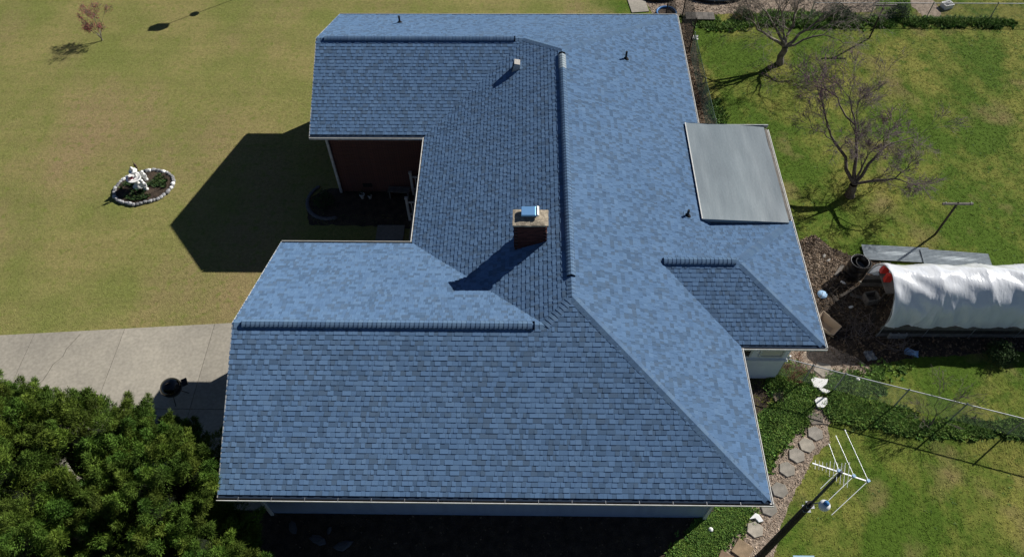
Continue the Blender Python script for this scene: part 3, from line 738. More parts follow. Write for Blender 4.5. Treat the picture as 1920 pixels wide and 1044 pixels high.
# weedy ground cover patches of the side yard
weeds = [([(1425, 790), (1448, 770), (1500, 735), (1530, 745), (1510, 785), (1480, 815), (1455, 860), (1440, 880)], 1900, .2),
 ([(1465, 690), (1500, 672), (1545, 700), (1535, 735), (1500, 740), (1450, 740), (1445, 715)], 1300, .25),
 ([(1560, 700), (1640, 712), (1655, 735), (1625, 750), (1560, 760), (1555, 725)], 1300, .22),
 ([(1550, 760), (1600, 745), (1650, 762), (1745, 790), (1735, 808), (1660, 800), (1600, 790), (1560, 780)], 1500, .28),
 ([(1740, 794), (1890, 797), (1930, 799), (1930, 813), (1890, 812), (1740, 808)], 900, .25),
 ([(1580, 680), (1640, 682), (1700, 690), (1690, 702), (1640, 705), (1590, 700)], 600, .2),
 ([(1245, 1060), (1290, 1010), (1335, 965), (1350, 948), (1420, 950), (1405, 975), (1370, 1005), (1330, 1045)], 2600, .14),
 ([(1280, 32), (1330, 38), (1400, 40), (1400, 58), (1335, 56), (1300, 46)], 500, .3),
 ([(1400, 26), (1520, 22), (1650, 34), (1650, 50), (1560, 52), (1400, 50)], 1300, .4),
 ([(1640, 32), (1745, 36), (1900, 40), (1900, 52), (1800, 50), (1650, 48)], 2200, .45),
 ([(1300, 200), (1350, 190), (1360, 232), (1310, 230)], 500, .25),
 ([(1500, 470), (1512, 470), (1545, 560), (1530, 570)], 260, .2),
 ([(1555, 655), (1585, 652), (1600, 668), (1560, 668)], 120, .2)]
SLABS = [(np.array(G(*p)[:2]), r) for p, r in (((1538, 719), .42), ((1546, 735), .3), ((1540, 756), .34), ((1546, 692), .36), ((1417, 972), .3), ((1465, 742), .3), ((1432, 745), .3), ((1531, 784), .25))]
def patchy(f, s=3.4):
    def g(n, r):
        xy = f(int(n*1.5), r); xy = drop_polys(xy)
        for cpt, rad in SLABS: xy = xy[((xy-cpt)**2).sum(1) > rad*rad]
        v = np.sin(xy[:, 0]*s+1.9*np.sin(xy[:, 1]*s*.8))*np.sin(xy[:, 1]*s*1.2+1.3*np.sin(xy[:, 0]*s*1.1)); return (xy+r.normal(0, .13, xy.shape))[v+r.normal(0, .25, len(xy)) > -.12]
    return g
for i, (px, n, h) in enumerate(weeds):
    scatter('ground_cover', patchy(poly_sampler(px)), n, 10, min(h*.5, .13), .032, M['weed'], 1.1, 20+i, (.55, 1.5), hue=.18)
scatter('wood_chips', poly_sampler([(p[0], p[1]) for p in mulch_path], True), 2600, 1, .02, .035, M['chip'], 1.5, 50, (.6, 1.7), zbase=.012)
scatter('wood_chips', poly_sampler([(p[0], p[1]) for p in chips_top], True), 3600, 1, .03, .05, M['chip'], 1.5, 51, (.5, 1.5), zbase=.008)
scatter('wood_chips', poly_sampler([(p[0], p[1]) for p in litter_b], True), 900, 1, .02, .03, M['chip'], 1.5, 52, (.5, 1.5), zbase=.016)
scatter('dead_leaves', poly_sampler([(p[0], p[1]) for p in dirt_a], True), 2600, 2, .05, .04, M['leaflitter'], 1.5, 53, (.3, 1.6), zbase=.01)
scatter('dead_leaves', poly_sampler([(p[0], p[1]) for p in litter_a], True), 900, 2, .05, .04, M['chip'], 1.5, 54, (.3, 1.2), zbase=.01)
scatter('dead_leaves', poly_sampler([(p[0], p[1]) for p in strip], True), 1400, 2, .05, .035, M['leaflitter'], 1.5, 55, (.4, 2.0), zbase=.01)
scatter('dead_leaves', poly_sampler([(p[0], p[1]) for p in front_soil], True), 1500, 2, .04, .03, M['leaflitter'], 1.5, 56, (.3, 1.4), zbase=.01)

# stepping stones
def prism(name, label, c, r, n, h, rz, m, tone, group, sx=1.):
    mb = MB(); ring = [(r*sx*math.cos(2*PI*k/n+rz), r*math.sin(2*PI*k/n+rz)) for k in range(n)]
    inner = [(x*.95, y*.95) for x, y in ring]
    mb.face([(x, y, h) for x, y in inner], tone)
    for k in range(n):
        a, b = ring[k], ring[(k+1) % n]; ia, ib = inner[k], inner[(k+1) % n]
        mb.face([(a[0], a[1], 0), (b[0], b[1], 0), (b[0], b[1], h-.008), (a[0], a[1], h-.008)], tone)
        mb.face([(a[0], a[1], h-.008), (b[0], b[1], h-.008), (ib[0], ib[1], h), (ia[0], ia[1], h)], tone)
    o = obj(name, mb, m); o.location = (c.x, c.y, 0); return tag(o, label, 'stepping stone', group)
st = [(1418, 992, .245, (1.25, 1.2, 1.12), 'pale hexagonal stepping stone just below the gutter corner, beside the white rubble'),
 (1444, 952, .25, (.78, .77, .75), 'hexagonal stepping stone touching the front right gutter corner'),
 (1464, 918, .25, (.80, .79, .77), 'darker hexagonal stepping stone just right of the front eave corner'),
 (1478, 879, .25, (.92, .90, .86), 'hexagonal stepping stone third from the top of the hexagon row'),
 (1496, 853, .255, (1.0, .97, .93), 'hexagonal stepping stone second from the top of the hexagon row'),
 (1515, 834, .25, (1.12, 1.08, 1.0), 'lightest hexagonal stepping stone left of the antenna tip'),
 (1531, 812, .25, (.9, .88, .86), 'uppermost hexagonal stepping stone, where the path meets the weeds')]
for px, py, r, t, lb in st: t = tuple(q*1.12 for q in t); prism('stepping_stone', lb, G(px, py, .05), r*1.12, 6, .055, .5+random.uniform(-.25, .25), M['paver'], t, 'stepping stones of the mulch path', 1.02)
prism('stepping_stone', 'dark flat stone half grown over above the hexagon row', G(1531, 784, .05), .27, 5, .05, .4, M['paver'], (.65, .6, .56), 'stepping stones of the mulch path', 1.2)
prism('stepping_stone', 'square brown paver turned on its corner beside the pole foot', G(1394, 1030, .05), .37, 4, .07, .12, M['paver'], (1.0, .78, .56), 'stepping stones of the mulch path')
prism('stepping_stone', 'brown square paver cut off by the bottom edge of the picture', G(1362, 1048, .05), .30, 4, .06, .3, M['paver'], (.85, .62, .48), 'stepping stones of the mulch path')
prism('stepping_stone', 'bare grey slab on the dirt beyond the wire fence', G(1546, 692, .05), .34, 5, .05, .7, M['paver'], (1.15, 1.08, 1.0), 'slabs in the side yard', 1.1)
def pad(px, lb):
    pts = [G(*p) for p in px]; c = sum(pts, Vector())/len(pts); mb = MB()
    mb.face([(p.x, p.y, .10+random.uniform(-.008, .008)) for p in pts])
    for k in range(len(pts)): a, b = pts[k], pts[(k+1) % len(pts)]; mb.face([(a.x, a.y, 0), (b.x, b.y, 0), (b.x, b.y, .09), (a.x, a.y, .09)])
    return tag(obj('white_slab', mb, M['white']), lb, 'slab', 'white slabs among the weeds')
pad([(1521, 713), (1528, 709), (1541, 712), (1553, 713), (1550, 722), (1541, 729), (1527, 727)], 'bright white jagged slab lying in weeds just below the wire fence')
pad([(1536, 730), (1545, 730), (1557, 735), (1551, 739), (1542, 736)], 'narrow white sliver of slab right below the jagged white slab')
pad([(1528, 752), (1535, 746), (1551, 748), (1552, 758), (1545, 766), (1533, 764)], 'bright white rounded slab lying in weeds at the head of the stone path')
pad([(1406, 974), (1417, 963), (1424, 966), (1432, 978), (1424, 980), (1417, 972)], 'white broken chunk at the edge of the weeds above the pale hexagon')
for px, py, s, lb in ((1334, 993, .09, 'pale round rock poking out of the weeds below the front gutter'), (1609, 712, .09, 'small white ball lying in the weeds right of the white slabs')):
    mb = MB(); mb.lathe((0, 0, 0), [(s*.9, 0), (s, s*.5), (s*.7, s), (0.01, s*1.2)], 9); o = obj('rock', mb, M['white']); o.location = G(px, py); tag(o, lb, 'rock')

# ------------------------------------------------------------------ flower bed ring
BC = Vector((-8.07, 15.28, 0)); ang = .28
bed = thing('flower_bed', 'oval flower bed ringed with grey rocks on the tan front lawn', 'flower bed')
sb = MB(); ring = []
for k in range(48):
    a = 2*PI*k/48; p = Matrix.Rotation(ang, 3, 'Z') @ Vector((1.22*math.cos(a), .93*math.sin(a), 0)); ring.append(BC+p)
sb.face([(p.x, p.y, .07) for p in ring]); 
for k in range(48): a, b = ring[k], ring[(k+1) % 48]; sb.face([(a.x, a.y, 0), (b.x, b.y, 0), (b.x, b.y, .07), (a.x, a.y, .07)])
obj('bed_soil', sb, M['soil'], bed)
def rock_mesh(s, t, m='rock'):
    mb = MB(); rr = random.Random(s); n = 7; lv = [(.75, 0), (1, .35), (.85, .75), (.4, 1.0)]; vs_ = []
    ph = rr.uniform(0, 6)
    for r, z in lv:
        for k in range(n): a = 2*PI*k/n+ph; q = r*rr.uniform(.8, 1.15); vs_.append((q*math.cos(a)*1.25, q*math.sin(a)*.9, z*rr.uniform(.85, 1.1)))
    fs_ = [(i*n+k, i*n+(k+1) % n, (i+1)*n+(k+1) % n, (i+1)*n+k) for i in range(3) for k in range(n)]+[tuple(range(3*n, 4*n))]
    mb.add(vs_, fs_, t); return mb.mesh('rock', M[m])
rms = [rock_mesh(i, (t, t, t*1.03)) for i, t in enumerate((.7, .9, 1.1, 1.3, 1.6))]
wr = rock_mesh(9, (1, 1, 1), 'white')
for k in range(46):
    a = 2*PI*k/46; p = BC+Matrix.Rotation(ang, 3, 'Z') @ Vector((1.27*math.cos(a), .98*math.sin(a), 0))
    me = wr if random.random() < .14 else random.choice(rms)
    o = link('rock', me, bed, loc=p+Vector((random.uniform(-.03, .03), random.uniform(-.03, .03), 0)), rot=(0, 0, a+ang+PI/2)); s = random.uniform(.085, .115); o.scale = (s, s, s*1.3)
def bed_sampler(n, r):
    a = r.uniform(0, 2*PI, n); q = np.sqrt(r.uniform(0, .8, n)); x = 1.15*q*np.cos(a); y = .88*q*np.sin(a); c, s = math.cos(ang), math.sin(ang)
    keep = np.sin(a*3+1)+r.normal(0, .4, n) > -.2
    return np.stack([BC.x+x*c-y*s, BC.y+x*s+y*c], 1)[keep]
scatter('bed_plants', bed_sampler, 420, 8, .13, .022, M['shrubleaf'], .8, 61, (.6, 1.9), zbase=.07, parent=bed, hue=.3)
# white tiered planter
pc = BC+Vector((-.22, .02, .07)); pl = thing('garden_fountain', 'white tiered stone fountain with red flowers in its bowl, inside the rock ringed bed', 'fountain', pc)
mb = MB(); mb.lathe((0, 0, 0), [(.22, 0), (.24, .06), (.12, .12), (.09, .3), (.12, .42), (.31, .52), (.33, .58), (.27, .57), (.2, .50), (0.01, .5)], 18); obj('basin', mb, M['white'], pl)
mb = MB(); mb.lathe((.05, .12, .55), [(.06, -.1), (.05, .1), (.07, .2), (.17, .27), (.18, .31), (.08, .3), (.05, .36), (.085, .44), (.04, .52), (0.005, .54)], 14); obj('upper_tier', mb, M['white'], pl)
mb = MB()
for k in range(70):
    a = random.uniform(0, 6.28); q = random.uniform(0, .13); p = Vector((-.09+q*math.cos(a), -.06+q*math.sin(a), .56+random.uniform(0, .09)))
    e = Vector((random.uniform(-1, 1), random.uniform(-1, 1), random.uniform(-.3, .6)))*.045; f = Vector((random.uniform(-1, 1), random.uniform(-1, 1), random.uniform(-.3, .6)))*.045
    mb.face([p, p+e, p+e+f, p+f])
obj('flowers', mb, mat('dark red flowers', (.28, .02, .04), rough=.8), pl)
def urn(c, s, lb):
    t = thing('garden_statue', lb, 'statue', c); mb = MB()
    mb.lathe((0, 0, 0), [(.11*s, 0), (.12*s, .05*s), (.07*s, .09*s), (.10*s, .2*s), (.13*s, .33*s), (.09*s, .45*s), (.05*s, .49*s)], 12, sy=.8); obj('body', mb, M['white'], t)
    mb = MB(); mb.lathe((.01, 0, .47*s), [(.04*s, 0), (.075*s, .05*s), (.075*s, .11*s), (.03*s, .16*s), (.004, .17*s)], 10); obj('head', mb, M['white'], t)
    for q in (-1, 1):
        mb = MB(); mb.tube([(.11*s*q, 0, .4*s), (.15*s*q, -.05*s, .28*s), (.06*s*q, -.11*s, .25*s)], [.035*s, .03*s, .025*s], 7); obj('arm', mb, M['white'], t)
urn(BC+Vector((.16, -.16, .07)), 1.0, 'small white statue standing right of the fountain bowl')
urn(BC+Vector((-.02, .42, .07)), .9, 'small white statue behind the fountain bowl at the bed edge')
# tall wind spinner whose shadow crosses the lawn
sp = thing('wind_spinner', 'thin brown garden stake with a twisted finial behind the rock ringed bed', 'garden ornament', (-7.98, 15.4, .05))
mb = MB(); mb.tube([(0, 0, 0), (0, 0, 1.3)], .014, 6); obj('stake', mb, M['wood_dark'], sp)
mb = MB(); mb.lathe((0, 0, 1.02), [(.008, 0), (.05, .06), (.035, .12), (.06, .2), (.055, .26), (.02, .33), (.008, .36), (.012, .42), (.002, .58)], 8); obj('finial', mb, mat('brown metal', (.16, .11, .08), (.09, .06, .05), 20, rough=.7), sp)

# ------------------------------------------------------------------ trees
def tube_tree(mb, pts, r0, r1, n=6):
    k = len(pts); mb.tube(pts, [r0+(r1-r0)*i/(k-1) for i in range(k)], n, cap=False)
def wiggle(a, b, k, amt, rr):
    a = Vector(a); b = Vector(b); L = (b-a).length; out = [a]
    for i in range(1, k): out.append(a.lerp(b, i/k)+Vector((rr.gauss(0, amt*L), rr.gauss(0, amt*L), rr.gauss(0, amt*L*.6)+math.sin(PI*i/k)*L*.04)))
    return out+[b]
def grow(mbL, mbT, a, b, r0, r1, depth, rr, tips, spread=.55, nch=3, shrink=.62, up=.25):
    pts = wiggle(a, b, 4, .035, rr)
    tube_tree(mbL if r0 > .012 else mbT, pts, r0, r1, 6 if r0 > .03 else (4 if r0 > .012 else 3))
    if depth == 0: tips.append((pts[-1], (pts[-1]-pts[-2]).normalized())); return
    L = (Vector(b)-Vector(a)).length; d = (pts[-1]-pts[-2]).normalized()
    for i in range(nch+ (1 if rr.random() < .4 else 0)):
        f = 1. if i < 2 else rr.uniform(.35, .9); idx = f*(len(pts)-1); k = min(int(idx), len(pts)-2); s = pts[k].lerp(pts[k+1], idx-k)
        v = Vector((rr.gauss(0, 1), rr.gauss(0, 1), rr.gauss(0, 1))); v = (v-d*v.dot(d)).normalized()
        nd = (d+v*spread*rr.uniform(.5, 1.5)+Vector((0, 0, up*rr.uniform(0, 1)))).normalized()
        l = L*shrink*rr.uniform(.6, 1.2); rc = max(r1*(.85 if i < 2 else .6), .0062)
        grow(mbL, mbT, s, s+nd*l, rc, max(rc*.5, .0042), depth-1, rr, tips, spread, nch, shrink, up)
def bare_tree(label, base, fork, limbs, r, seed, bark, twig, depth=4, buds=None, **k):
    rr = random.Random(seed); t = thing('bare_tree', label, 'tree', base)
    loc = Vector(base); tr = MB(); lb = MB(); tg = MB(); tips = []
    fk = Vector(fork)-loc; pts = wiggle((0, 0, -.1), fk, 4, .03, rr)
    tr.tube(pts, [r*1.35, r*1.1, r, r*.95, r*.9], 10, cap=False); obj('trunk', tr, bark, t)
    for (L, rl) in limbs:
        L = Vector(L)-loc; grow(lb, tg, fk, L, rl, rl*.5, depth, rr, tips, **k)
    obj('limbs', lb, bark, t)
    cr = obj('crown', tg, twig, t); cr['kind'] = 'stuff'
    if buds:
        bm, nb_, sz, cond = buds; mb = MB()
        for p, d in tips:
            if cond and not cond(p+loc): continue
            for q in range(nb_):
                c = p+Vector((rr.gauss(0, .07), rr.gauss(0, .07), rr.gauss(0, .07)))-d*rr.uniform(0, .25)
                e = Vector((rr.uniform(-1, 1), rr.uniform(-1, 1), rr.uniform(-1, 1)))*sz; f = Vector((rr.uniform(-1, 1), rr.uniform(-1, 1), rr.uniform(-1, 1)))*sz
                g = rr.uniform(.6, 1.5); mb.face([c, c+e, c+f], (g, g, g))
        if mb.v: obj('buds', mb, bm, t, kind='stuff')
    return t
b1 = G(1464, 119)
bare_tree('large bare grey tree with pale lichened limbs at the top of the back yard', b1, G(1474, 88, .95),
 [(G(1422, 56, 1.9), .085), (G(1452, 46, 2.1), .095), (G(1490, 38, 2.3), .11), (G(1530, 44, 2.1), .095), (G(1468, 30, 2.5), .07), (G(1545, 66, 1.7), .065)], .165, 5, M['bark_light'], M['twig_light'], depth=5, spread=.68, nch=3, shrink=.77, up=.26)
b2 = G(1596, 367)
bare_tree('bare redbud tree with purple budding twigs above the white plastic tunnel', b2, G(1603, 345, .8),
 [(G(1560, 255, 2.3), .09), (G(1606, 235, 2.6), .10), (G(1660, 276, 2.1), .085), (G(1680, 335, 1.6), .075), (G(1625, 300, 1.9), .06)], .175, 11, M['bark'], M['twig_purple'], depth=5,
 buds=(M['bud'], 2, .03, lambda p: p.y > b2.y+1.7 and p.z > 2.2), spread=.66, nch=4, shrink=.66, up=.18)
b3 = G(194, 76)
bare_tree('small leafless shrub with dark red buds alone on the tan lawn', b3, b3+Vector((0, 0, .12)),
 [(b3+Vector((-.42, .2, .85)), .022), (b3+Vector((.3, .2, .9)), .022), (b3+Vector((-.05, .35, 1.0)), .024), (b3+Vector((.1, -.1, .7)), .018), (b3+Vector((-.25, -.05, .6)), .018)], .04, 21, M['bark_light'], M['twig'], depth=4,
 buds=(M['redbud'], 4, .045, lambda p: p.z > .5), spread=.55, nch=3, shrink=.62)
b4 = G(1742, 800)
bare_tree('small bare brush bush tangled in the wire fence shade', b4, b4+Vector((0, 0, .1)),
 [(b4+Vector((-.3, .3, .8)), .016), (b4+Vector((.3, .3, .9)), .016), (b4+Vector((0, .5, 1.1)), .018), (b4+Vector((.5, .1, .7)), .012), (b4+Vector((-.5, 0, .6)), .012)], .03, 31, M['bark'], M['twig'], depth=3, spread=.5, nch=3, shrink=.7)
b5 = G(1478, 712)
bare_tree('dry brown twiggy bush beside the extension wall corner', b5, b5+Vector((0, 0, .06)),
 [(b5+Vector((-.15, .2, .5)), .012), (b5+Vector((.25, .1, .5)), .012), (b5+Vector((0, .25, .6)), .012), (b5+Vector((.1, -.15, .45)), .012)], .03, 32, M['bark'], mat('rusty twigs', (.22, .12, .07), (.14, .07, .045), 8, rough=.95), depth=4, spread=.7, nch=3, shrink=.62,
 buds=(mat('dead brown leaf', (.20, .10, .06), rough=.9, tone=True), 3, .03, None))

# big juniper at the lower left
LOBES = [((-5.2, -.4, 3.7), (3.2, 3.1, 2.9)), ((-2.5, .1, 2.6), (2.2, 2.4, 2.4)), ((-1.1, -.9, 1.6), (2.0, 2.0, 1.8)), ((-8.3, -.2, 3.6), (3.0, 3.2, 2.8)),
         ((-3.6, -3.2, 2.2), (3.6, 2.4, 2.6)), ((-6.9, 1.7, 3.4), (2.2, 1.7, 2.4)), ((-3.6, 1.4, 3.5), (1.8, 1.5, 2.3)), ((-1.6, .1, 3.3), (1.8, 2.1, 2.3)), ((-.45, -1.5, 2.8), (1.9, 1.6, 1.9)), ((-.85, .75, 3.7), (1.25, 1.1, 1.4)), ((.0, -2.2, 1.2), (1.6, 1.5, 1.4))]
def juniper():
    t = thing('juniper_tree', 'huge bushy evergreen juniper hiding the driveway beside the garage gable', 'tree', (-4.5, -.8, 0))
    base = Vector((-4.5, -.8, 0)); rr = random.Random(3); tm = MB()
    tm.tube([(0, 0, -.1), (.1, 0, 1.2), (0, .1, 2.6), (-.2, .1, 4.2)], [.3, .24, .18, .08], 10); obj('trunk', tm, M['bark'], t)
    lm_ = MB(); r = np.random.default_rng(12)
    plumes = []
    for li, (c, q) in enumerate(LOBES):
        c = np.array(c); q = np.array(q); area = q[0]*q[1]*q[2]; n = int(60+area*19.0)
        for _ in range(n):
            d = r.normal(size=3); d /= np.linalg.norm(d)
            if d[2] < -.35: continue
            p = c+d*q*(r.uniform(.80, 1.0) if r.random() < .72 else r.uniform(.55, .8))
            if p[2] < .25: continue
            if any((((p-np.array(c2))/np.array(q2))**2).sum() < .52 for lj, (c2, q2) in enumerate(LOBES) if lj != li): continue
            plumes.append((p, d))
        lm_.tube([(0, 0, 1+rr.random()), tuple(c-np.array(base)+np.array([0, 0, .3*q[2]]))], [.09, .03], 6)
    obj('limbs', lm_, M['bark'], t)
    V = []; T = []
    for p, d in plumes:
        ax = d*.75+np.array([0, 0, .65])+r.normal(0, .18, 3); ax /= np.linalg.norm(ax); Ln = r.uniform(.5, 1.25)
        if r.random() < .10: Ln *= 1.5
        a = np.cross(ax, [0.3, .5, .8]); a /= np.linalg.norm(a); b = np.cross(ax, a); base_t = r.uniform(.7, 1.35); yl = r.uniform(.75, 1.15)
        m = int(200*Ln)
        f = r.uniform(0, 1, m)**.8; ang_ = r.uniform(0, 2*PI, m); rad = (1-f)**.9*.33*Ln*(.5+r.uniform(0, .6, m))+.02
        o = p+np.outer(f*Ln-.45*Ln, ax)+np.outer(rad*np.cos(ang_), a)+np.outer(rad*np.sin(ang_), b)
        outd = np.outer(np.cos(ang_), a)+np.outer(np.sin(ang_), b)
        for k in range(6):
            dr = outd*.75+ax*.8+r.normal(0, .35, (m, 3)); dr /= np.linalg.norm(dr, axis=1)[:, None]
            sd_ = np.cross(dr, r.normal(size=(m, 3))); sd_ /= np.linalg.norm(sd_, axis=1)[:, None]
            l = r.uniform(.05, .11, m)[:, None]; w_ = r.uniform(.0065, .012, m)[:, None]
            o2 = o+r.normal(0, .03, (m, 3))
            tri = np.stack([o2-sd_*w_, o2+sd_*w_, o2+dr*l], 1); V.append(tri)
            tt = base_t*r.uniform(.75, 1.25, m); T.append(np.stack([tt*yl*1.05, tt, tt*.8, np.ones(m)], 1))
    V = np.concatenate(V)-np.array(base); T = np.concatenate(T).astype(np.float32); N = len(V)
    me = bpy.data.meshes.new('crown'); me.vertices.add(N*3); me.vertices.foreach_set('co', V.ravel().astype(np.float32))
    me.loops.add(N*3); me.loops.foreach_set('vertex_index', np.arange(N*3, dtype=np.int32)); me.polygons.add(N)
    me.polygons.foreach_set('loop_start', np.arange(0, N*3, 3, dtype=np.int32)); me.polygons.foreach_set('loop_total', np.full(N, 3, np.int32))
    me.materials.append(M['leaf']); a = me.attributes.new('tone', 'FLOAT_COLOR', 'FACE'); a.data.foreach_set('color', T.ravel()); me.update()
    link('crown', me, t); pass
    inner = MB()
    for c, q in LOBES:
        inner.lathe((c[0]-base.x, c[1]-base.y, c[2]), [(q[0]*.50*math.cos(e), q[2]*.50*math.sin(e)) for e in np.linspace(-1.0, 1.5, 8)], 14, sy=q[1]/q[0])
    obj('inner_foliage', inner, mat('dark inner foliage', (.014, .020, .007), (.009, .014, .006), 6, rough=1.), t)  # near-black shell behind the gaps between plumes
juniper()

# small evergreen shrub right edge, green bushes on top
def leafy_shrub(label, c, r, h, n, seed, m='shrubleaf'):
    t = thing('shrub', label, 'shrub', c); rr = random.Random(seed); mb = MB(); st_ = MB()
    for k in range(6):
        a = rr.uniform(0, 6.28); st_.tube([(0, 0, 0), (r*.6*math.cos(a), r*.6*math.sin(a), h*.7)], [.015, .006], 5, cap=False)
    obj('stem', st_, M['bark'], t)
    for k in range(n):
        d = Vector((rr.gauss(0, 1), rr.gauss(0, 1), abs(rr.gauss(0, 1)))).normalized(); q = rr.uniform(.55, 1.0)*(1+.2*math.sin(d.x*5+d.y*4))
        p = Vector((d.x*r*q, d.y*r*q, .05+d.z*h*q)); g = rr.uniform(.6, 1.5)
        for j in range(3):
            e = Vector((rr.uniform(-1, 1), rr.uniform(-1, 1), rr.uniform(-.5, 1)))*.06; f = Vector((rr.uniform(-1, 1), rr.uniform(-1, 1), rr.uniform(-.5, 1)))*.05
            mb.face([p, p+e, p+e*.6+f], (g, g, g))
    obj('foliage', mb, M[m], t, kind='stuff')
leafy_shrub('dark green shrub in the tunnel shade at the right edge of the picture', G(1872, 668), .5, .65, 900, 1)
leafy_shrub('round green bush between the two wood chip beds at the back fence', G(1685, 28), .55, .7, 1000, 2, 'shrubleaf')
leafy_shrub('dark low bush under the bare tree by the wood chips, left one', G(1395, 32), .55, .45, 700, 3)
leafy_shrub('dark low bush behind the bare tree trunk, right one', G(1575, 30), .8, .5, 900, 4)

# ------------------------------------------------------------------ poles, fences
def clothes_pole(base, label):
    t = thing('clothesline_pole', label, 'pole', base, 0, 'clothesline poles'); mb = MB(); mb.tube([(0, 0, -.1), (0, 0, 2.0)], .045, 10); obj('post', mb, M['wood_dark'], t)
    mb = MB(); mb.box((0, -.02, 1.96), (1.2, .07, .08)); obj('crossbar', mb, M['wood_grey'], t)
    for x in (-.5, .5):
        mb = MB(); mb.tube([(x, -.02, 2.0), (x, -.02, 2.05)], .012, 6); obj('hook', mb, M['steel'], t)
clothes_pole(G(1632, 72), 'T shaped clothesline pole at the top of the yard near the back fence')
clothes_pole(G(1755, 440), 'T shaped clothesline pole right behind the white plastic tunnel')

def chain_fence(pts, h, label, post_px=None, cell=.085, rail_r=.02, wire=.0022, green=False):
    t = thing('chain_link_fence', label, 'fence')
    mp = M['steel'] if not green else mat('green coated wire', (.05, .10, .08), rough=.6)
    for i in range(len(pts)):
        mb = MB(); p = Vector(pts[i]); mb.tube([(p.x, p.y, -.05), (p.x, p.y, h+.04)], .026, 8); mb.lathe((p.x, p.y, h+.04), [(.032, 0), (.02, .03), (.003, .04)], 8); obj('post', mb, M['steel'] , t)
    for i in range(len(pts)-1):
        a, b = Vector(pts[i]), Vector(pts[i+1]); a.z = b.z = h
        mb = MB(); mb.tube([a, b], rail_r, 8); obj('top_rail', mb, M['steel'] if not green else mp, t)
        L = (b-a).length; d = (b-a)/L; H = h-.06; wm = MB(); n = int((L+H)/cell)
        for sgn in (1, -1):
            for k in range(-int(H/cell)-1, int(L/cell)+1):
                s0 = k*cell; x0_, z0_, x1_, z1_ = s0, 0., s0+H, H
                if x0_ < 0: z0_ = -x0_; x0_ = 0
                if x1_ > L: z1_ -= (x1_-L); x1_ = L
                if x1_ <= x0_ or z1_ <= z0_: continue
                if sgn < 0: xa, xb = L-x0_, L-x1_
                else: xa, xb = x0_, x1_
                p = a+d*xa; q = a+d*xb; wm.tube([(p.x, p.y, .04+z0_), (q.x, q.y, .04+z1_)], wire, 3, cap=False)
        w_ = obj('wire_mesh', wm, mp, t, kind='stuff')
FH = 1.27
f0 = Vector((18.05, 6.15, 0)); p1 = G(1505.5, 717); p2 = G(1563.8, 732.6); pe = G(1888, 815)
fp = [f0, p1, p2]
dv = (pe-p2); fp += [p2+dv*.36, p2+dv*.68, pe, pe+dv*.4, pe+dv*.8]
chain_fence(fp, FH, 'galvanised chain link fence running right from the extension wall corner past the white slabs')
ta = G(1737, 37); tb = G(1856, 37.5); dt = tb-ta
chain_fence([ta-dt*1.85, ta-dt*.9, ta, tb, tb+dt], .98, 'chain link fence along the back of the yard behind the long grass')
# green mesh fence between house and yard
chain_fence([(17.45, 15.6, 0), (17.35, 18.3, 0), (17.3, 21.1, 0), (17.25, 24.6, 0)], 1.35, 'green wire mesh fence standing close beside the long back eave', green=True, cell=.07, rail_r=.016, wire=.003)
# tall dark netting pen at its far end
pen = thing('netting_pen', 'tall dark netting enclosure at the back corner of the house', 'pen'); px_ = [(16.35, 24.9), (17.25, 24.9), (17.25, 27.9), (16.35, 27.9)]
for x, y in px_:
    mb = MB(); mb.tube([(x, y, 0), (x, y, 2.0)], .03, 8); obj('post', mb, M['wood_dark'], pen)
nm = MB()
for i in range(4):
    a = Vector((*px_[i], 0)); b = Vector((*px_[(i+1) % 4], 0)); L = (b-a).length; d = (b-a)/L
    k = 0
    while k < L: p = a+d*k; nm.tube([(p.x, p.y, .02), (p.x, p.y, 2.0)], .0045, 3, cap=False); k += .07
    for z in np.arange(.05, 2.0, .07): nm.tube([(a.x, a.y, z), (b.x, b.y, z)], .0045, 3, cap=False)
obj('netting', nm, M['black_matte'], pen, kind='stuff')

# antenna mast
AX, AY = 16.32, -.26
pole = thing('antenna_pole', 'tall dark wooden pole rising from the mulch path at the bottom edge', 'pole', (AX, AY, 0))
mb = MB(); mb.tube([(0, 0, -.2), (0, 0, 3.0), (0, 0, 4.9)], [.115, .10, .088], 12); obj('wood_pole', mb, M['wood_dark'], pole)
mb = MB(); mb.tube([(.02, 0, 4.4), (.02, 0, 7.15)], .036, 10); obj('mast_pipe', mb, mat('dark mast pipe', (.05, .055, .065), rough=.5, metal=.3), pole)
for z in (4.5, 4.8):
    mb = MB(); mb.box((.02, 0, z), (.2, .2, .03)); obj('clamp', mb, M['steel'], pole)
ant = thing('tv_antenna', 'rooftop style television antenna with long swept aluminium rods on the tall pole', 'antenna', (AX+.02, AY, 7.02))
zb_ = 0.05
BL = G(1525, 868, 7.07)-Vector((AX+.02, AY, 7.02)); BR = G(1632, 903, 7.07)-Vector((AX+.02, AY, 7.02))
mb = MB(); dB = (BR-BL).normalized(); mb.box((BL+BR)/2, ((BR-BL).length, .03, .03), rz=math.atan2(dB.y, dB.x)); obj('boom', mb, M['alu'], ant)
def rod(a, b, r=.008): mb = MB(); mb.tube([a, b], r, 6); obj('rod', mb, M['alu'], ant)
org = Vector((AX+.02, AY, 7.02))
for ctr, e1, e2 in (((1630, 901), (1586, 805), (1561, 965)), ((1603, 892), (1569, 816), (1555, 938)), ((1575, 882), (1556, 831), (1540, 916))):
    c = G(*ctr, 7.07)-org
    for e in (e1, e2): rod(c, G(*e, 7.07)-org)
    mb = MB(); mb.box(c, (.07, .07, .06), rz=.4); obj('insulator', mb, M['paleblue'], ant)
side = Vector((-dB.y, dB.x, 0))
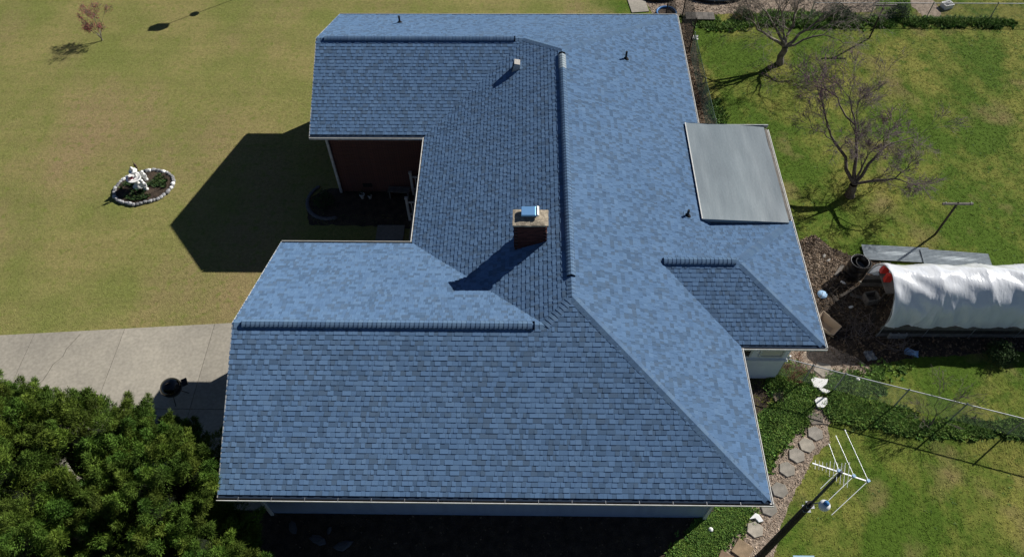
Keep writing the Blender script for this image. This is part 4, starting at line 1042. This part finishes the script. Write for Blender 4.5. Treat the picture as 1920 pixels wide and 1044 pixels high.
for k in range(10):
    c = BL+dB*(.06+k*.085); l = .12 if k < 4 else .2+.03*(k-4)
    rod(c-side*l*random.uniform(.8, 1.1)+dB*.02, c+side*l*random.uniform(.8, 1.1)+Vector((0, 0, .04*(k % 2))), .005)
for k in range(3):
    c = BL+dB*(.5+k*.08); rod(c+Vector((0, 0, -.05)), c+side*.1*(k-1)+Vector((0, 0, .32)), .005)
lamp = thing('yard_lamp', 'round white dusk lamp with painted blue sky reflection, hanging on the tall pole below the antenna', 'lamp', (AX, AY, 0))
c = G(1550, 945, 5.3); c = Vector((c.x-AX, c.y-AY, 5.3))
mb = MB(); mb.tube([(0, 0, 4.85), (c.x*.5, c.y*.5, 5.2), (c.x, c.y, 5.3)], .016, 6); obj('arm', mb, M['steel'], lamp)
mb = MB(); mb.lathe((c.x, c.y, 5.2), [(.11, -.12), (.145, -.02), (.145, .05), (.10, .11), (.05, .14), (.004, .15)], 18); obj('shade', mb, M['whiteplain'], lamp)
mb = MB(); mb.lathe((c.x+.0, c.y-.0, 5.34), [(.07, 0), (.075, .05), (.04, .09), (.003, .10)], 12); obj('cap', mb, M['blue'], lamp)  # blue colour stands in for sky reflected on the white dome

# off-frame post with bird houses whose shadow crosses the lawn
tip = G(287, 56); hh_ = 5.2; bb = Vector((tip.x+hh_*1.1562, tip.y+hh_*.8432, 0))
bp = thing('birdhouse_pole', 'tall thin pole with two boxes, casting the long line shadow on the upper lawn', 'pole', bb)
mb = MB(); mb.tube([(0, 0, 0), (0, 0, 5.0)], .02, 8); obj('post', mb, M['steel'], bp)
mb = MB(); mb.box((0, 0, 4.95), (.62, .4, .36)); obj('birdhouse', mb, M['white'], bp)
mb = MB(); mb.lathe((0, 0, 3.4), [(.03, 0), (.2, .1), (.2, .2), (.03, .3)], 12); obj('feeder', mb, M['wood_tan'], bp)

# ------------------------------------------------------------------ plastic tunnel
TY, TR, TH, TZ = 9.03, 1.22, 1.62, .78
TX0, TX1 = 22.12, 31.5
tn = thing('greenhouse_tunnel', 'arched tunnel covered with wrinkled white plastic film, open at its left end', 'greenhouse')
rr = random.Random(8)
hoops = [TX0+.05+i*1.72 for i in range(6)]
nx, na = 190, 48; vs_ = []; fs_ = []
folds = []
for h in hoops:
    for k in range(8): folds.append((h+rr.gauss(0, .06), rr.gauss(0, .5), rr.uniform(.008, .030), rr.uniform(.02, .07)))
for i in range(nx+1):
    x = TX0+(TX1-TX0)*i/nx
    for j in range(na+1):
        th = PI*j/na; s = math.sin(th)
        # sag between hoops
        hd = min(abs(x-h) for h in hoops); sag = .05*min(hd/.86, 1)**.7
        low = 1-s    # near the ground on both sides
        f = 0
        for (hx, sl, am, wd) in folds:
            u = x-(hx+sl*low*1.6); f += am*math.exp(-(u/wd)**2)*(low**.6)*.9
        f += .018*math.sin(x*7+th*3+1.5*math.sin(x*2.3))*low+.010*math.sin(x*11+4*math.sin(th*3+x))*low+.012*math.sin(th*11+3*math.sin(x*1.9))*math.sin(x*2.6+1) + .008*math.sin(x*5.1+th*9)
        r_ = 1-sag+f
        z = TZ+TH*s*r_; 
        if j in (0, na): z = TZ-.05+.03*math.sin(x*3.1)+.03*math.sin(x*7.7)
        vs_.append((x+.10*(1-s)*(1 if i == 0 else 0)+ (.18*s*0), TY-TR*math.cos(th)*r_, z))
for i in range(nx):
    for j in range(na): a = i*(na+1)+j; fs_.append((a, a+na+1, a+na+2, a+1))
mb = MB(); mb.add(vs_, fs_, smooth=True); cv = obj('plastic_cover', mb, M['tunnel'], tn)
n_ = M['tunnel'].node_tree; tr_ = n_.nodes.new('ShaderNodeBsdfTranslucent'); tr_.inputs[0].default_value = (.80, .86, .95, 1)
mx_ = n_.nodes.new('ShaderNodeMixShader'); mx_.inputs[0].default_value = .16; n_.nodes['Principled BSDF'].inputs['Coat Weight'].default_value = .5; n_.nodes['Principled BSDF'].inputs['Coat Roughness'].default_value = .12; ou_ = [q for q in n_.nodes if q.type == 'OUTPUT_MATERIAL'][0]
n_.links.new(n_.nodes['Principled BSDF'].outputs[0], mx_.inputs[1]); n_.links.new(tr_.outputs[0], mx_.inputs[2]); n_.links.new(mx_.outputs[0], ou_.inputs[0])
for h in hoops:
    mb = MB(); mb.tube([(h, TY-(TR-.04)*math.cos(PI*k/20), max(.0, TZ+(TH-.06)*math.sin(PI*k/20)-.02)) for k in range(21)], .018, 6)
    mb.tube([(h, TY-TR+.04, 0), (h, TY-TR+.04, TZ)], .018, 6); mb.tube([(h, TY+TR-.04, 0), (h, TY+TR-.04, TZ)], .018, 6); obj('hoop', mb, M['steel'], tn)
for yy in (TY-TR+.06, TY+TR-.06):
    for k in range(3):
        mb = MB(); mb.box(((TX0+TX1)/2, yy, .14+k*.235), (TX1-TX0, .04, .225)); obj('side_board', mb, M['wood_grey'] if k != 1 else M['wood_dark'], tn)
# things in the open end
def crate(name, label, cat, c, d, m, rz=0, group=None):
    t = thing(name, label, cat, c, rz, group); w_, l, h = d; th = .03
    for x, y, a, b in ((0, -l/2, w_, th), (0, l/2, w_, th), (-w_/2, 0, th, l-th-.004), (w_/2, 0, th, l-th-.004)):
        mb = MB(); mb.box((x, y, h/2), (a, b, h)); obj('side', mb, m, t)
    mb = MB(); mb.box((0, 0, .02), (w_-th-.004, l-th-.004, .03)); obj('bottom', mb, m, t); return t
def jug(label, c, s, m, name='plastic_jug', cat='jug'):
    t = thing(name, label, cat, c); mb = MB(); mb.box((0, 0, .13*s), (.17*s, .11*s, .26*s)); mb.box((0, 0, .28*s), (.1*s, .08*s, .05*s), taper=.6); obj('body', mb, m, t)
    mb = MB(); mb.tube([(.03*s, 0, .3*s), (.03*s, 0, .34*s)], .022*s, 8); obj('cap', mb, M['black'], t)
jug('red fuel can on the shelf in the tunnel mouth, upper one', (22.62, 10.1, 1.1), 1.6, M['red'])
jug('red fuel can on the shelf in the tunnel mouth, lower one', (22.66, 9.72, 1.05), 1.5, M['red'])
sh = thing('shelf', 'rough plank shelf inside the tunnel mouth', 'shelf', (22.7, 9.8, 0))
mb = MB(); mb.box((0, 0, 1.0), (.4, 1.3, .04)); obj('board', mb, M['wood_grey'], sh)
for y in (-.55, .55):
    for x in (-.15, .15): mb = MB(); mb.box((x, y, .49), (.05, .05, .975)); obj('leg', mb, M['wood_dark'], sh)
crate('wooden_crate', 'open wooden crate in the tunnel mouth below the fuel cans', 'crate', (22.35, 9.5, 0), (.5, .4, .35), M['wood_grey'], .2)

def barrel(label, c, r, h, m, inner):
    t = thing('barrel', label, 'barrel', c); mb = MB()
    mb.lathe((0, 0, 0), [(r*.9, 0), (r*.98, .05), (r, h*.33), (r*1.03, h*.34), (r, h*.36), (r, h*.66), (r*1.03, h*.67), (r, h*.7), (r*.96, h), (r*1.02, h), (r*1.02, h+.025), (r*.88, h+.025), (r*.88, h*.45)], 24); obj('body', mb, m, t)
    mb = MB(); mb.lathe((0, 0, h*.62), [(r*.875, 0), (.005, .01)], 24); obj('contents', mb, inner, t)
barrel('black open topped barrel near the mouth of the white tunnel', G(1599, 515), .36, .88, M['black'], M['grey'])
barrel('second black barrel tight against the tunnel end and metal sheets', (22.15, 10.75, 0), .3, .8, M['black_matte'], M['black'])
t = thing('wheelbarrow', 'tan wheelbarrow tray tipped beside the back extension gutter', 'wheelbarrow', G(1546, 622), .75); 
rot_ = Matrix.Rotation(.45, 3, 'X')
mb = MB(); A_ = [(-.28, -.4, .55), (.28, -.4, .55), (.33, .45, .6), (-.33, .45, .6)]; B_ = [(-.17, -.2, .28), (.17, -.2, .28), (.19, .3, .28), (-.19, .3, .28)]
mb.face(B_)
for k in range(4): mb.face([B_[k], B_[(k+1) % 4], A_[(k+1) % 4], A_[k]])
mb.tube(A_+[A_[0]], .014, 6); obj('tray', mb, M['tan'], t)
mb = MB(); mb.lathe((0, 0, 0), [(.12, -.035), (.17, -.035), (.19, 0), (.17, .035), (.12, .035), (.12, -.035)], 16); o = obj('wheel', mb, M['black_matte'], t); o.location = (0, -.42, .19); o.rotation_euler = (0, PI/2, 0)
for x in (-.2, .2):
    mb = MB(); mb.tube([(x*.4, -.42, .2), (x, .2, .27), (x*1.5, .95, .55)], .018, 6); obj('handle', mb, M['wood_tan'], t)
    mb = MB(); mb.tube([(x, .3, .28), (x*1.1, .45, 0)], .014, 6); obj('leg', mb, M['steel'], t)
def lump_sheet(name, label, cat, c, w_, l, m, seed, h=.06, rz=0):
    rr = random.Random(seed); n = 6; mb = MB(); vs_ = [((i/n-.5)*w_+rr.uniform(-.02, .02), (j/n-.5)*l+rr.uniform(-.02, .02), .03+rr.uniform(0, h)) for i in range(n+1) for j in range(n+1)]
    mb.add(vs_, [(i*(n+1)+j, (i+1)*(n+1)+j, (i+1)*(n+1)+j+1, i*(n+1)+j+1) for i in range(n) for j in range(n)]); 
    k = [0, n, (n+1)*n+n, (n+1)*n]; mb.face([(vs_[q][0]*.96, vs_[q][1]*.96, .012) for q in k])
    o = obj(name, mb, m); o.location = c; o.rotation_euler = (0, 0, rz); return tag(o, label, cat)
lump_sheet('plastic_sheet', 'crumpled pale blue sheet in the shade in front of the tunnel', 'sheet', G(1710, 662), .5, .25, M['paleblue'], 1, .1, -.3)
lump_sheet('plastic_sheet', 'small crumpled bluish sheet under the tangle of sticks', 'sheet', G(1632, 668), .35, .4, M['grey'], 2, .1, .2)
mb = MB(); mb.lathe((0, 0, 0), [(.16, 0), (.19, .03), (.19, .06), (.005, .07)], 18); o = obj('bucket_lid', mb, M['paleblue']); o.location = G(1543, 553, .02); tag(o, 'pale blue round lid lying beside the back extension gutter', 'lid')
t = thing('concrete_block', 'grey hollow concrete block against the front foot of the tunnel', 'block', G(1680, 628), 0)
for x in (-.3, 0, .3): mb = MB(); mb.box((x, 0, .15), (.05, .25, .3)); obj('web', mb, M['rock'], t)
for y in (-.14, .14): mb = MB(); mb.box((0, y, .15), (.66, .04, .3)); obj('face', mb, M['rock'], t)
# pile of sticks
for (c, n, s, lb) in ((G(1615, 620), 60, .55, 'tangled pile of bare cut branches between wheelbarrow and tunnel'), (G(1680, 655), 26, .4, 'smaller heap of curved twigs in front of the concrete block')):
    rr = random.Random(n); mb = MB()
    for k in range(n):
        p = Vector((rr.gauss(0, s*.6), rr.gauss(0, s*.5), rr.uniform(.02, .25))); a = rr.uniform(0, 6.28); l = rr.uniform(.3, .8)
        q = p+Vector((math.cos(a)*l, math.sin(a)*l, rr.uniform(-.08, .25))); q.z = max(q.z, .02); m_ = p.lerp(q, .5)+Vector((rr.gauss(0, .08), rr.gauss(0, .08), rr.uniform(0, .12)))
        mb.tube([p, m_, q], [.012, .009, .004], 4, cap=False)
    o = obj('brush_pile', mb, M['twig'], kind='stuff'); o.location = (c.x, c.y, 0); tag(o, lb, 'brush pile', kind='stuff')
rr = random.Random(77)
for k, (px, py, lb) in enumerate([(1582, 530, 'white scrap beside the black barrel'), (1547, 480, 'pale rubble chunk on the litter beyond the eave, upper'), (1555, 489, 'pale rubble chunk on the litter beyond the eave, lower'), (1617, 530, 'short tan board piece in front of the tunnel mouth'), (1597, 576, 'white wrapper among the sticks')]):
    o = link('debris', rock_mesh(100+k, (1.2, 1.15, 1.05), 'white' if k in (0, 4) else 'rock')); o.location = G(px, py); o.scale = (.10, .07, .06) if k != 3 else (.2, .05, .04); o.rotation_euler = (0, 0, rr.uniform(0, 3)); tag(o, lb, 'debris')

for k, (px, py, L, a, mm, lb) in enumerate([(1600, 545, 1.3, .5, 'wood_dark', 'dark plank lying across the litter in front of the black barrel'), (1568, 560, 1.0, 1.9, 'wood_dark', 'short dark plank near the tipped wheelbarrow'),
        (1622, 560, 1.1, -.3, 'wood_grey', 'grey plank pointing into the tunnel mouth'), (1640, 590, .9, 1.2, 'wood_dark', 'dark board leaning in the tunnel shade beside the sticks'), (1575, 508, .7, .9, 'wood_grey', 'weathered board scrap left of the black barrel')]):
    mb = MB(); mb.box((0, 0, .035), (L, .13, .035)); mb.box((L*.3, 0, .009), (.08, .11, .016)); o = obj('plank', mb, M[mm]); o.location = G(px, py); o.rotation_euler = (0, .04, a); tag(o, lb, 'plank')
rr = random.Random(91); mb = MB(); c = G(1585, 575)
for k in range(110):
    p = Vector((rr.gauss(0, .55), rr.gauss(0, .7), rr.uniform(.02, .2))); a = rr.uniform(0, 6.28); l = rr.uniform(.2, .6); q = p+Vector((math.cos(a)*l, math.sin(a)*l, rr.uniform(-.05, .2))); q.z = max(q.z, .02)
    mb.tube([p, p.lerp(q, .5)+Vector((0, 0, rr.uniform(0, .1))), q], [.011, .009, .005], 4, cap=False)
o = obj('brush_pile', mb, M['bark'], kind='stuff'); o.location = (c.x, c.y, 0); tag(o, 'dark scattered sticks and prunings around the wheelbarrow and barrel', 'brush pile', kind='stuff')

# corrugated sheets on the grass behind the tunnel
def corrugated(c, L, W, rz, label, tilt=0):
    mb = MB(); n = 44; vs_ = []; 
    for j in range(n+1):
        y = (j/n-.5)*W; z = .03+.014*math.sin(2*PI*j/4); vs_ += [(-L/2, y, z), (0, y, z+.01*math.sin(j*.2)), (L/2, y, z)]
    fs_ = [(j*3+i, j*3+i+1, (j+1)*3+i+1, (j+1)*3+i) for j in range(n) for i in range(2)]
    mb.add(vs_, fs_); mb.box((0, 0, .008), (L*.98, W*.96, .012)); o = obj('corrugated_sheet', mb, M['zinc']); o.location = c; o.rotation_euler = (tilt, 0, rz); return tag(o, label, 'metal sheet', 'corrugated sheets behind the tunnel')
corrugated((24.05, 11.78, .05), 2.7, .78, -.06, 'corrugated metal sheet behind the tunnel, left one crossed by the pole shadow')
corrugated((26.35, 11.50, .09), 2.7, .78, -.09, 'corrugated metal sheet behind the tunnel, right one overlapping its neighbour')

# ------------------------------------------------------------------ front: grill by the driveway, debris in the shade
gp = G(338, 745)
t = thing('kettle_grill', 'black covered kettle grill standing on the driveway edge behind the juniper', 'grill', (gp.x, gp.y, .03), .5)
mb = MB(); mb.lathe((0, 0, 0), [(.05, .38), (.24, .46), (.34, .62), (.36, .76)], 26); obj('bowl', mb, M['blackgloss'], t)
mb = MB(); mb.lathe((0, 0, 0), [(.37, .755), (.365, .80), (.31, .92), (.18, 1.0), (.04, 1.02), (.005, 1.022)], 26); ld = obj('lid', mb, M['blackgloss'], t)
mb = MB(); mb.tube([(-.08, 0, 1.01), (-.07, 0, 1.07), (.07, 0, 1.07), (.08, 0, 1.01)], .014, 8); obj('lid_handle', mb, M['wood_dark'], ld)
for a in (0, 2.1, 4.2):
    mb = MB(); mb.tube([(.15*math.cos(a), .15*math.sin(a), .45), (.36*math.cos(a), .36*math.sin(a), 0)], .014, 6); obj('leg', mb, M['black'], t)
mb = MB(); mb.box((.47, .0, .74), (.2, .3, .025)); obj('side_shelf', mb, M['black'], t)
rr = random.Random(5)
for k in range(9):
    x, y = rr.uniform(.6, 3.2), rr.uniform(-1.2, .5)
    o = link('rubble', rock_mesh(200+k, (.35, .35, .38)), None); o.location = (x, y, 0); s = rr.uniform(.08, .2); o.scale = (s*1.4, s, s*.6); o.rotation_euler = (0, 0, rr.uniform(0, 3))
    tag(o, 'grey rubble lump in the deep shade below the front gutter, left part', 'rubble', 'rubble in front of the garage wall')

# courtyard: railings, pots, bench, planter ring
def rail_section(x, y, label):
    t = thing('porch_railing', label, 'railing', (x, y, 0), 0)
    mb = MB(); mb.box((0, 0, .68), (.10, .10, 1.36)); mb.box((0, 0, 1.385), (.13, .13, .05)); obj('newel_post', mb, M['trim'], t)
    for z in (.38, 1.12): mb = MB(); mb.box((.62, 0, z), (1.13, .06, .06)); obj('rail', mb, M['trim'], t)
    for k in range(7): mb = MB(); mb.box((.18+k*.15, 0, .75), (.035, .035, .675)); obj('baluster', mb, M['trim'], t)
rail_section(3.94, 14.95-.0, 'white porch railing nearer the brick wall in the shaded courtyard')
rail_section(3.91, 13.51, 'white porch railing nearer the front wing in the shaded courtyard')
pf = MB(); pf.box((4.95, 13.2, .09), (1.9, 4.6, .18)); obj('porch_floor', pf, M['concrete'], house)
bn = thing('bench', 'low grey slatted bench against the courtyard brick wall', 'bench', (3.35, 14.85, 0), -.05)
for k in range(3): mb = MB(); mb.box((0, -.12+k*.12, .43), (.95, .1, .03)); obj('slat', mb, M['wood_grey'], bn)
for x in (-.4, .4): mb = MB(); mb.box((x, 0, .205), (.06, .32, .41)); obj('leg', mb, M['wood_grey'], bn)
fv = MB(); fv.box((1.95, YW-.02, .42), (.4, .03, .2)); obj('foundation_vent', fv, M['vent_black'], house)
for k, (x, y, s, lb) in enumerate(((1.72, 14.75, 1, 'white flower pot against the courtyard wall, left one'), (2.06, 14.72, .75, 'small white flower pot against the courtyard wall, right one'))):
    t = thing('flower_pot', lb, 'flower pot', (x, y, .004)); mb = MB(); mb.lathe((0, 0, 0), [(.07*s, 0), (.11*s, .2*s), (.125*s, .2*s), (.12*s, .24*s), (.1*s, .22*s), (.003, .2*s)], 14); obj('pot', mb, M['white'], t)
    mb = MB(); rr = random.Random(k)
    for q in range(40):
        a = rr.uniform(0, 6.28); p = Vector((0, 0, .2*s)); e = Vector((math.cos(a)*.14*s, math.sin(a)*.14*s, rr.uniform(.05, .2)*s)); mb.face([p, p+e, p+e*.6+Vector((.02, .02, 0))])
    obj('plant', mb, M['shrubleaf'], t, kind='stuff')
dark_rock = rock_mesh(50, (.45, .45, .48))
pr = thing('garden_border', 'curved border of pale stones in the shaded courtyard corner', 'border')
for k in range(15):
    a = PI*.75+k/14*PI*.85; p = Vector((.35+1.0*math.cos(a), 14.55+1.05*math.sin(a), 0))
    o = link('rock', dark_rock, pr, loc=p, rot=(0, 0, a+PI/2)); o.scale = (.11, .1, .12)
leafy_shrub('dark shrub inside the shaded courtyard corner border', Vector((.15, 14.45, 0)), .5, .5, 500, 9)

# side corner: air conditioner, boxes, folded chair, wire rack
def ac_unit(c, label):
    t = thing('air_conditioner', label, 'air conditioner', c); mb = MB(); mb.box((0, 0, .36), (.75, .7, .70)); obj('housing', mb, M['grey'], t)
    mb = MB(); mb.lathe((0, 0, .712), [(.28, 0), (.28, .015), (.24, .02), (.05, .03), (.003, .03)], 20); obj('fan_grille', mb, M['black_matte'], t)
    mb = MB(); mb.box((0, 0, .006), (.85, .8, .012)); obj('base_pad', mb, M['rock'], t)
c = G(1432, 745); ac_unit((15.95, 4.55, .006), 'grey air conditioner box in the corner below the extension wall')
crate('plastic_tub', 'dark open tub on the ground between eave and air conditioner', 'tub', (16.1, 3.72, .006), (.5, .45, .35), M['black_matte'], .3)
t = thing('folding_chair', 'grey folded chair leaning beside the long back eave', 'chair', (15.75, 4.0, .006), .3)
mb = MB(); mb.box((0, 0, .55), (.42, .03, .45), rot=Matrix.Rotation(-.35, 3, 'X')); obj('backrest', mb, M['grey'], t)
mb = MB(); mb.box((0, -.2, .3), (.42, .38, .03), rot=Matrix.Rotation(.5, 3, 'X')); obj('seat', mb, M['grey'], t)
for x in (-.2, .2):
    mb = MB(); mb.tube([(x, -.35, 0), (x, .12, .8)], .012, 6); obj('leg', mb, M['steel'], t)
    mb = MB(); mb.tube([(x, .2, 0), (x, -.1, .45)], .012, 6); obj('leg', mb, M['steel'], t)
t = thing('wire_rack', 'grey wire rack lying beside the long back eave in the weeds', 'rack', (16.15, 3.1, .02), .2)
for k in range(9): mb = MB(); mb.tube([(-.35, -.3+k*.075, .12+.02*(k % 2)), (.35, -.3+k*.075, .12)], .008, 5); obj('wire', mb, M['steel'], t)
for x in (-.35, .35): mb = MB(); mb.tube([(x, -.32, .0), (x, -.32, .13), (x, .32, .13), (x, .32, 0)], .012, 6); obj('frame', mb, M['steel'], t)
t = thing('stool', 'brown wooden stool in the dark corner beside the extension wall', 'stool', (15.4, 5.35, .006), .2)
mb = MB(); mb.box((0, 0, .6), (.36, .36, .04)); obj('seat', mb, M['wood_dark'], t)
for x in (-.14, .14):
    for y in (-.14, .14): mb = MB(); mb.box((x, y, .29), (.04, .04, .575)); obj('leg', mb, M['wood_tan'], t)
pad2 = prism('stepping_stone', 'tan paver between the weeds and the wire rack', G(1465, 742, .03), .33, 5, .05, .2, M['paver'], (1.0, .85, .68), 'slabs in the side yard')

# back edge: pallet board, blue ring planter, ponds, white tub, blue tub
t = thing('plank_cover', 'grey plank cover lying on the grass beside the netting pen', 'plank cover', (18.15, 27.72, .0), -.02)
for k in range(5): mb = MB(); mb.box((-.62+k*.31, 0, .16), (.30, .62, .04)); obj('plank', mb, M['wood_grey'], t)
for y in (-.2, .2): mb = MB(); mb.box((0, y, .07), (1.5, .08, .136)); obj('runner', mb, M['wood_dark'], t)
c = G(1250, 30)
t = thing('ring_planter', 'round planter with a blue rim behind the roof corner', 'planter', (c.x, c.y, 0)); mb = MB(); mb.lathe((0, 0, 0), [(.50, 0), (.52, .2), (.56, .24), (.52, .27), (.46, .24), (.46, .12)], 28); obj('rim', mb, M['blue'], t)
mb = MB(); mb.lathe((0, 0, .15), [(.458, 0), (.004, .03)], 28); obj('soil_fill', mb, M['soil'], t)
for px, py, r, lb in ((1238, -3, .9, 'black pond liner edge at the top of the picture, left one'), (1345, -6, 1.5, 'black pond liner edge at the top of the picture, right one')):
    c = G(px, py); t = thing('pond_tub', lb, 'pond', (c.x, c.y, 0)); mb = MB(); mb.lathe((0, 0, 0), [(r, 0), (r, .16), (r*.95, .17), (r*.93, .08)], 30, sy=.45); obj('rim', mb, M['black'], t)
    mb = MB(); mb.lathe((0, 0, .09), [(r*.935, 0), (.004, 0)], 30, sy=.45); obj('water', mb, mat('dark pond water', (.012, .02, .03), rough=.06, spec=.6), t)
c = G(1776, 14); crate('planter_box', 'small white box on the green grass behind the back fence', 'box', (c.x, c.y, 0), (.5, .4, .25), M['white'], .3)
c = G(1505, 1052)
t = thing('storage_bin', 'pale blue bin barely entering the bottom edge right of the pole', 'bin', (c.x, c.y-.12, 0), 0); mb = MB(); mb.box((0, 0, .12), (.6, .4, .24), taper=1.06); obj('body', mb, M['paleblue'], t); mb = MB(); mb.box((0, 0, .255), (.66, .46, .03)); obj('lid', mb, M['paleblue'], t)
c = G(1305, 72, .0); lump_sheet('plastic_sheet', 'small white scrap in the litter between roof and mesh fence', 'sheet', c, .3, .25, M['white'], 4, .1)
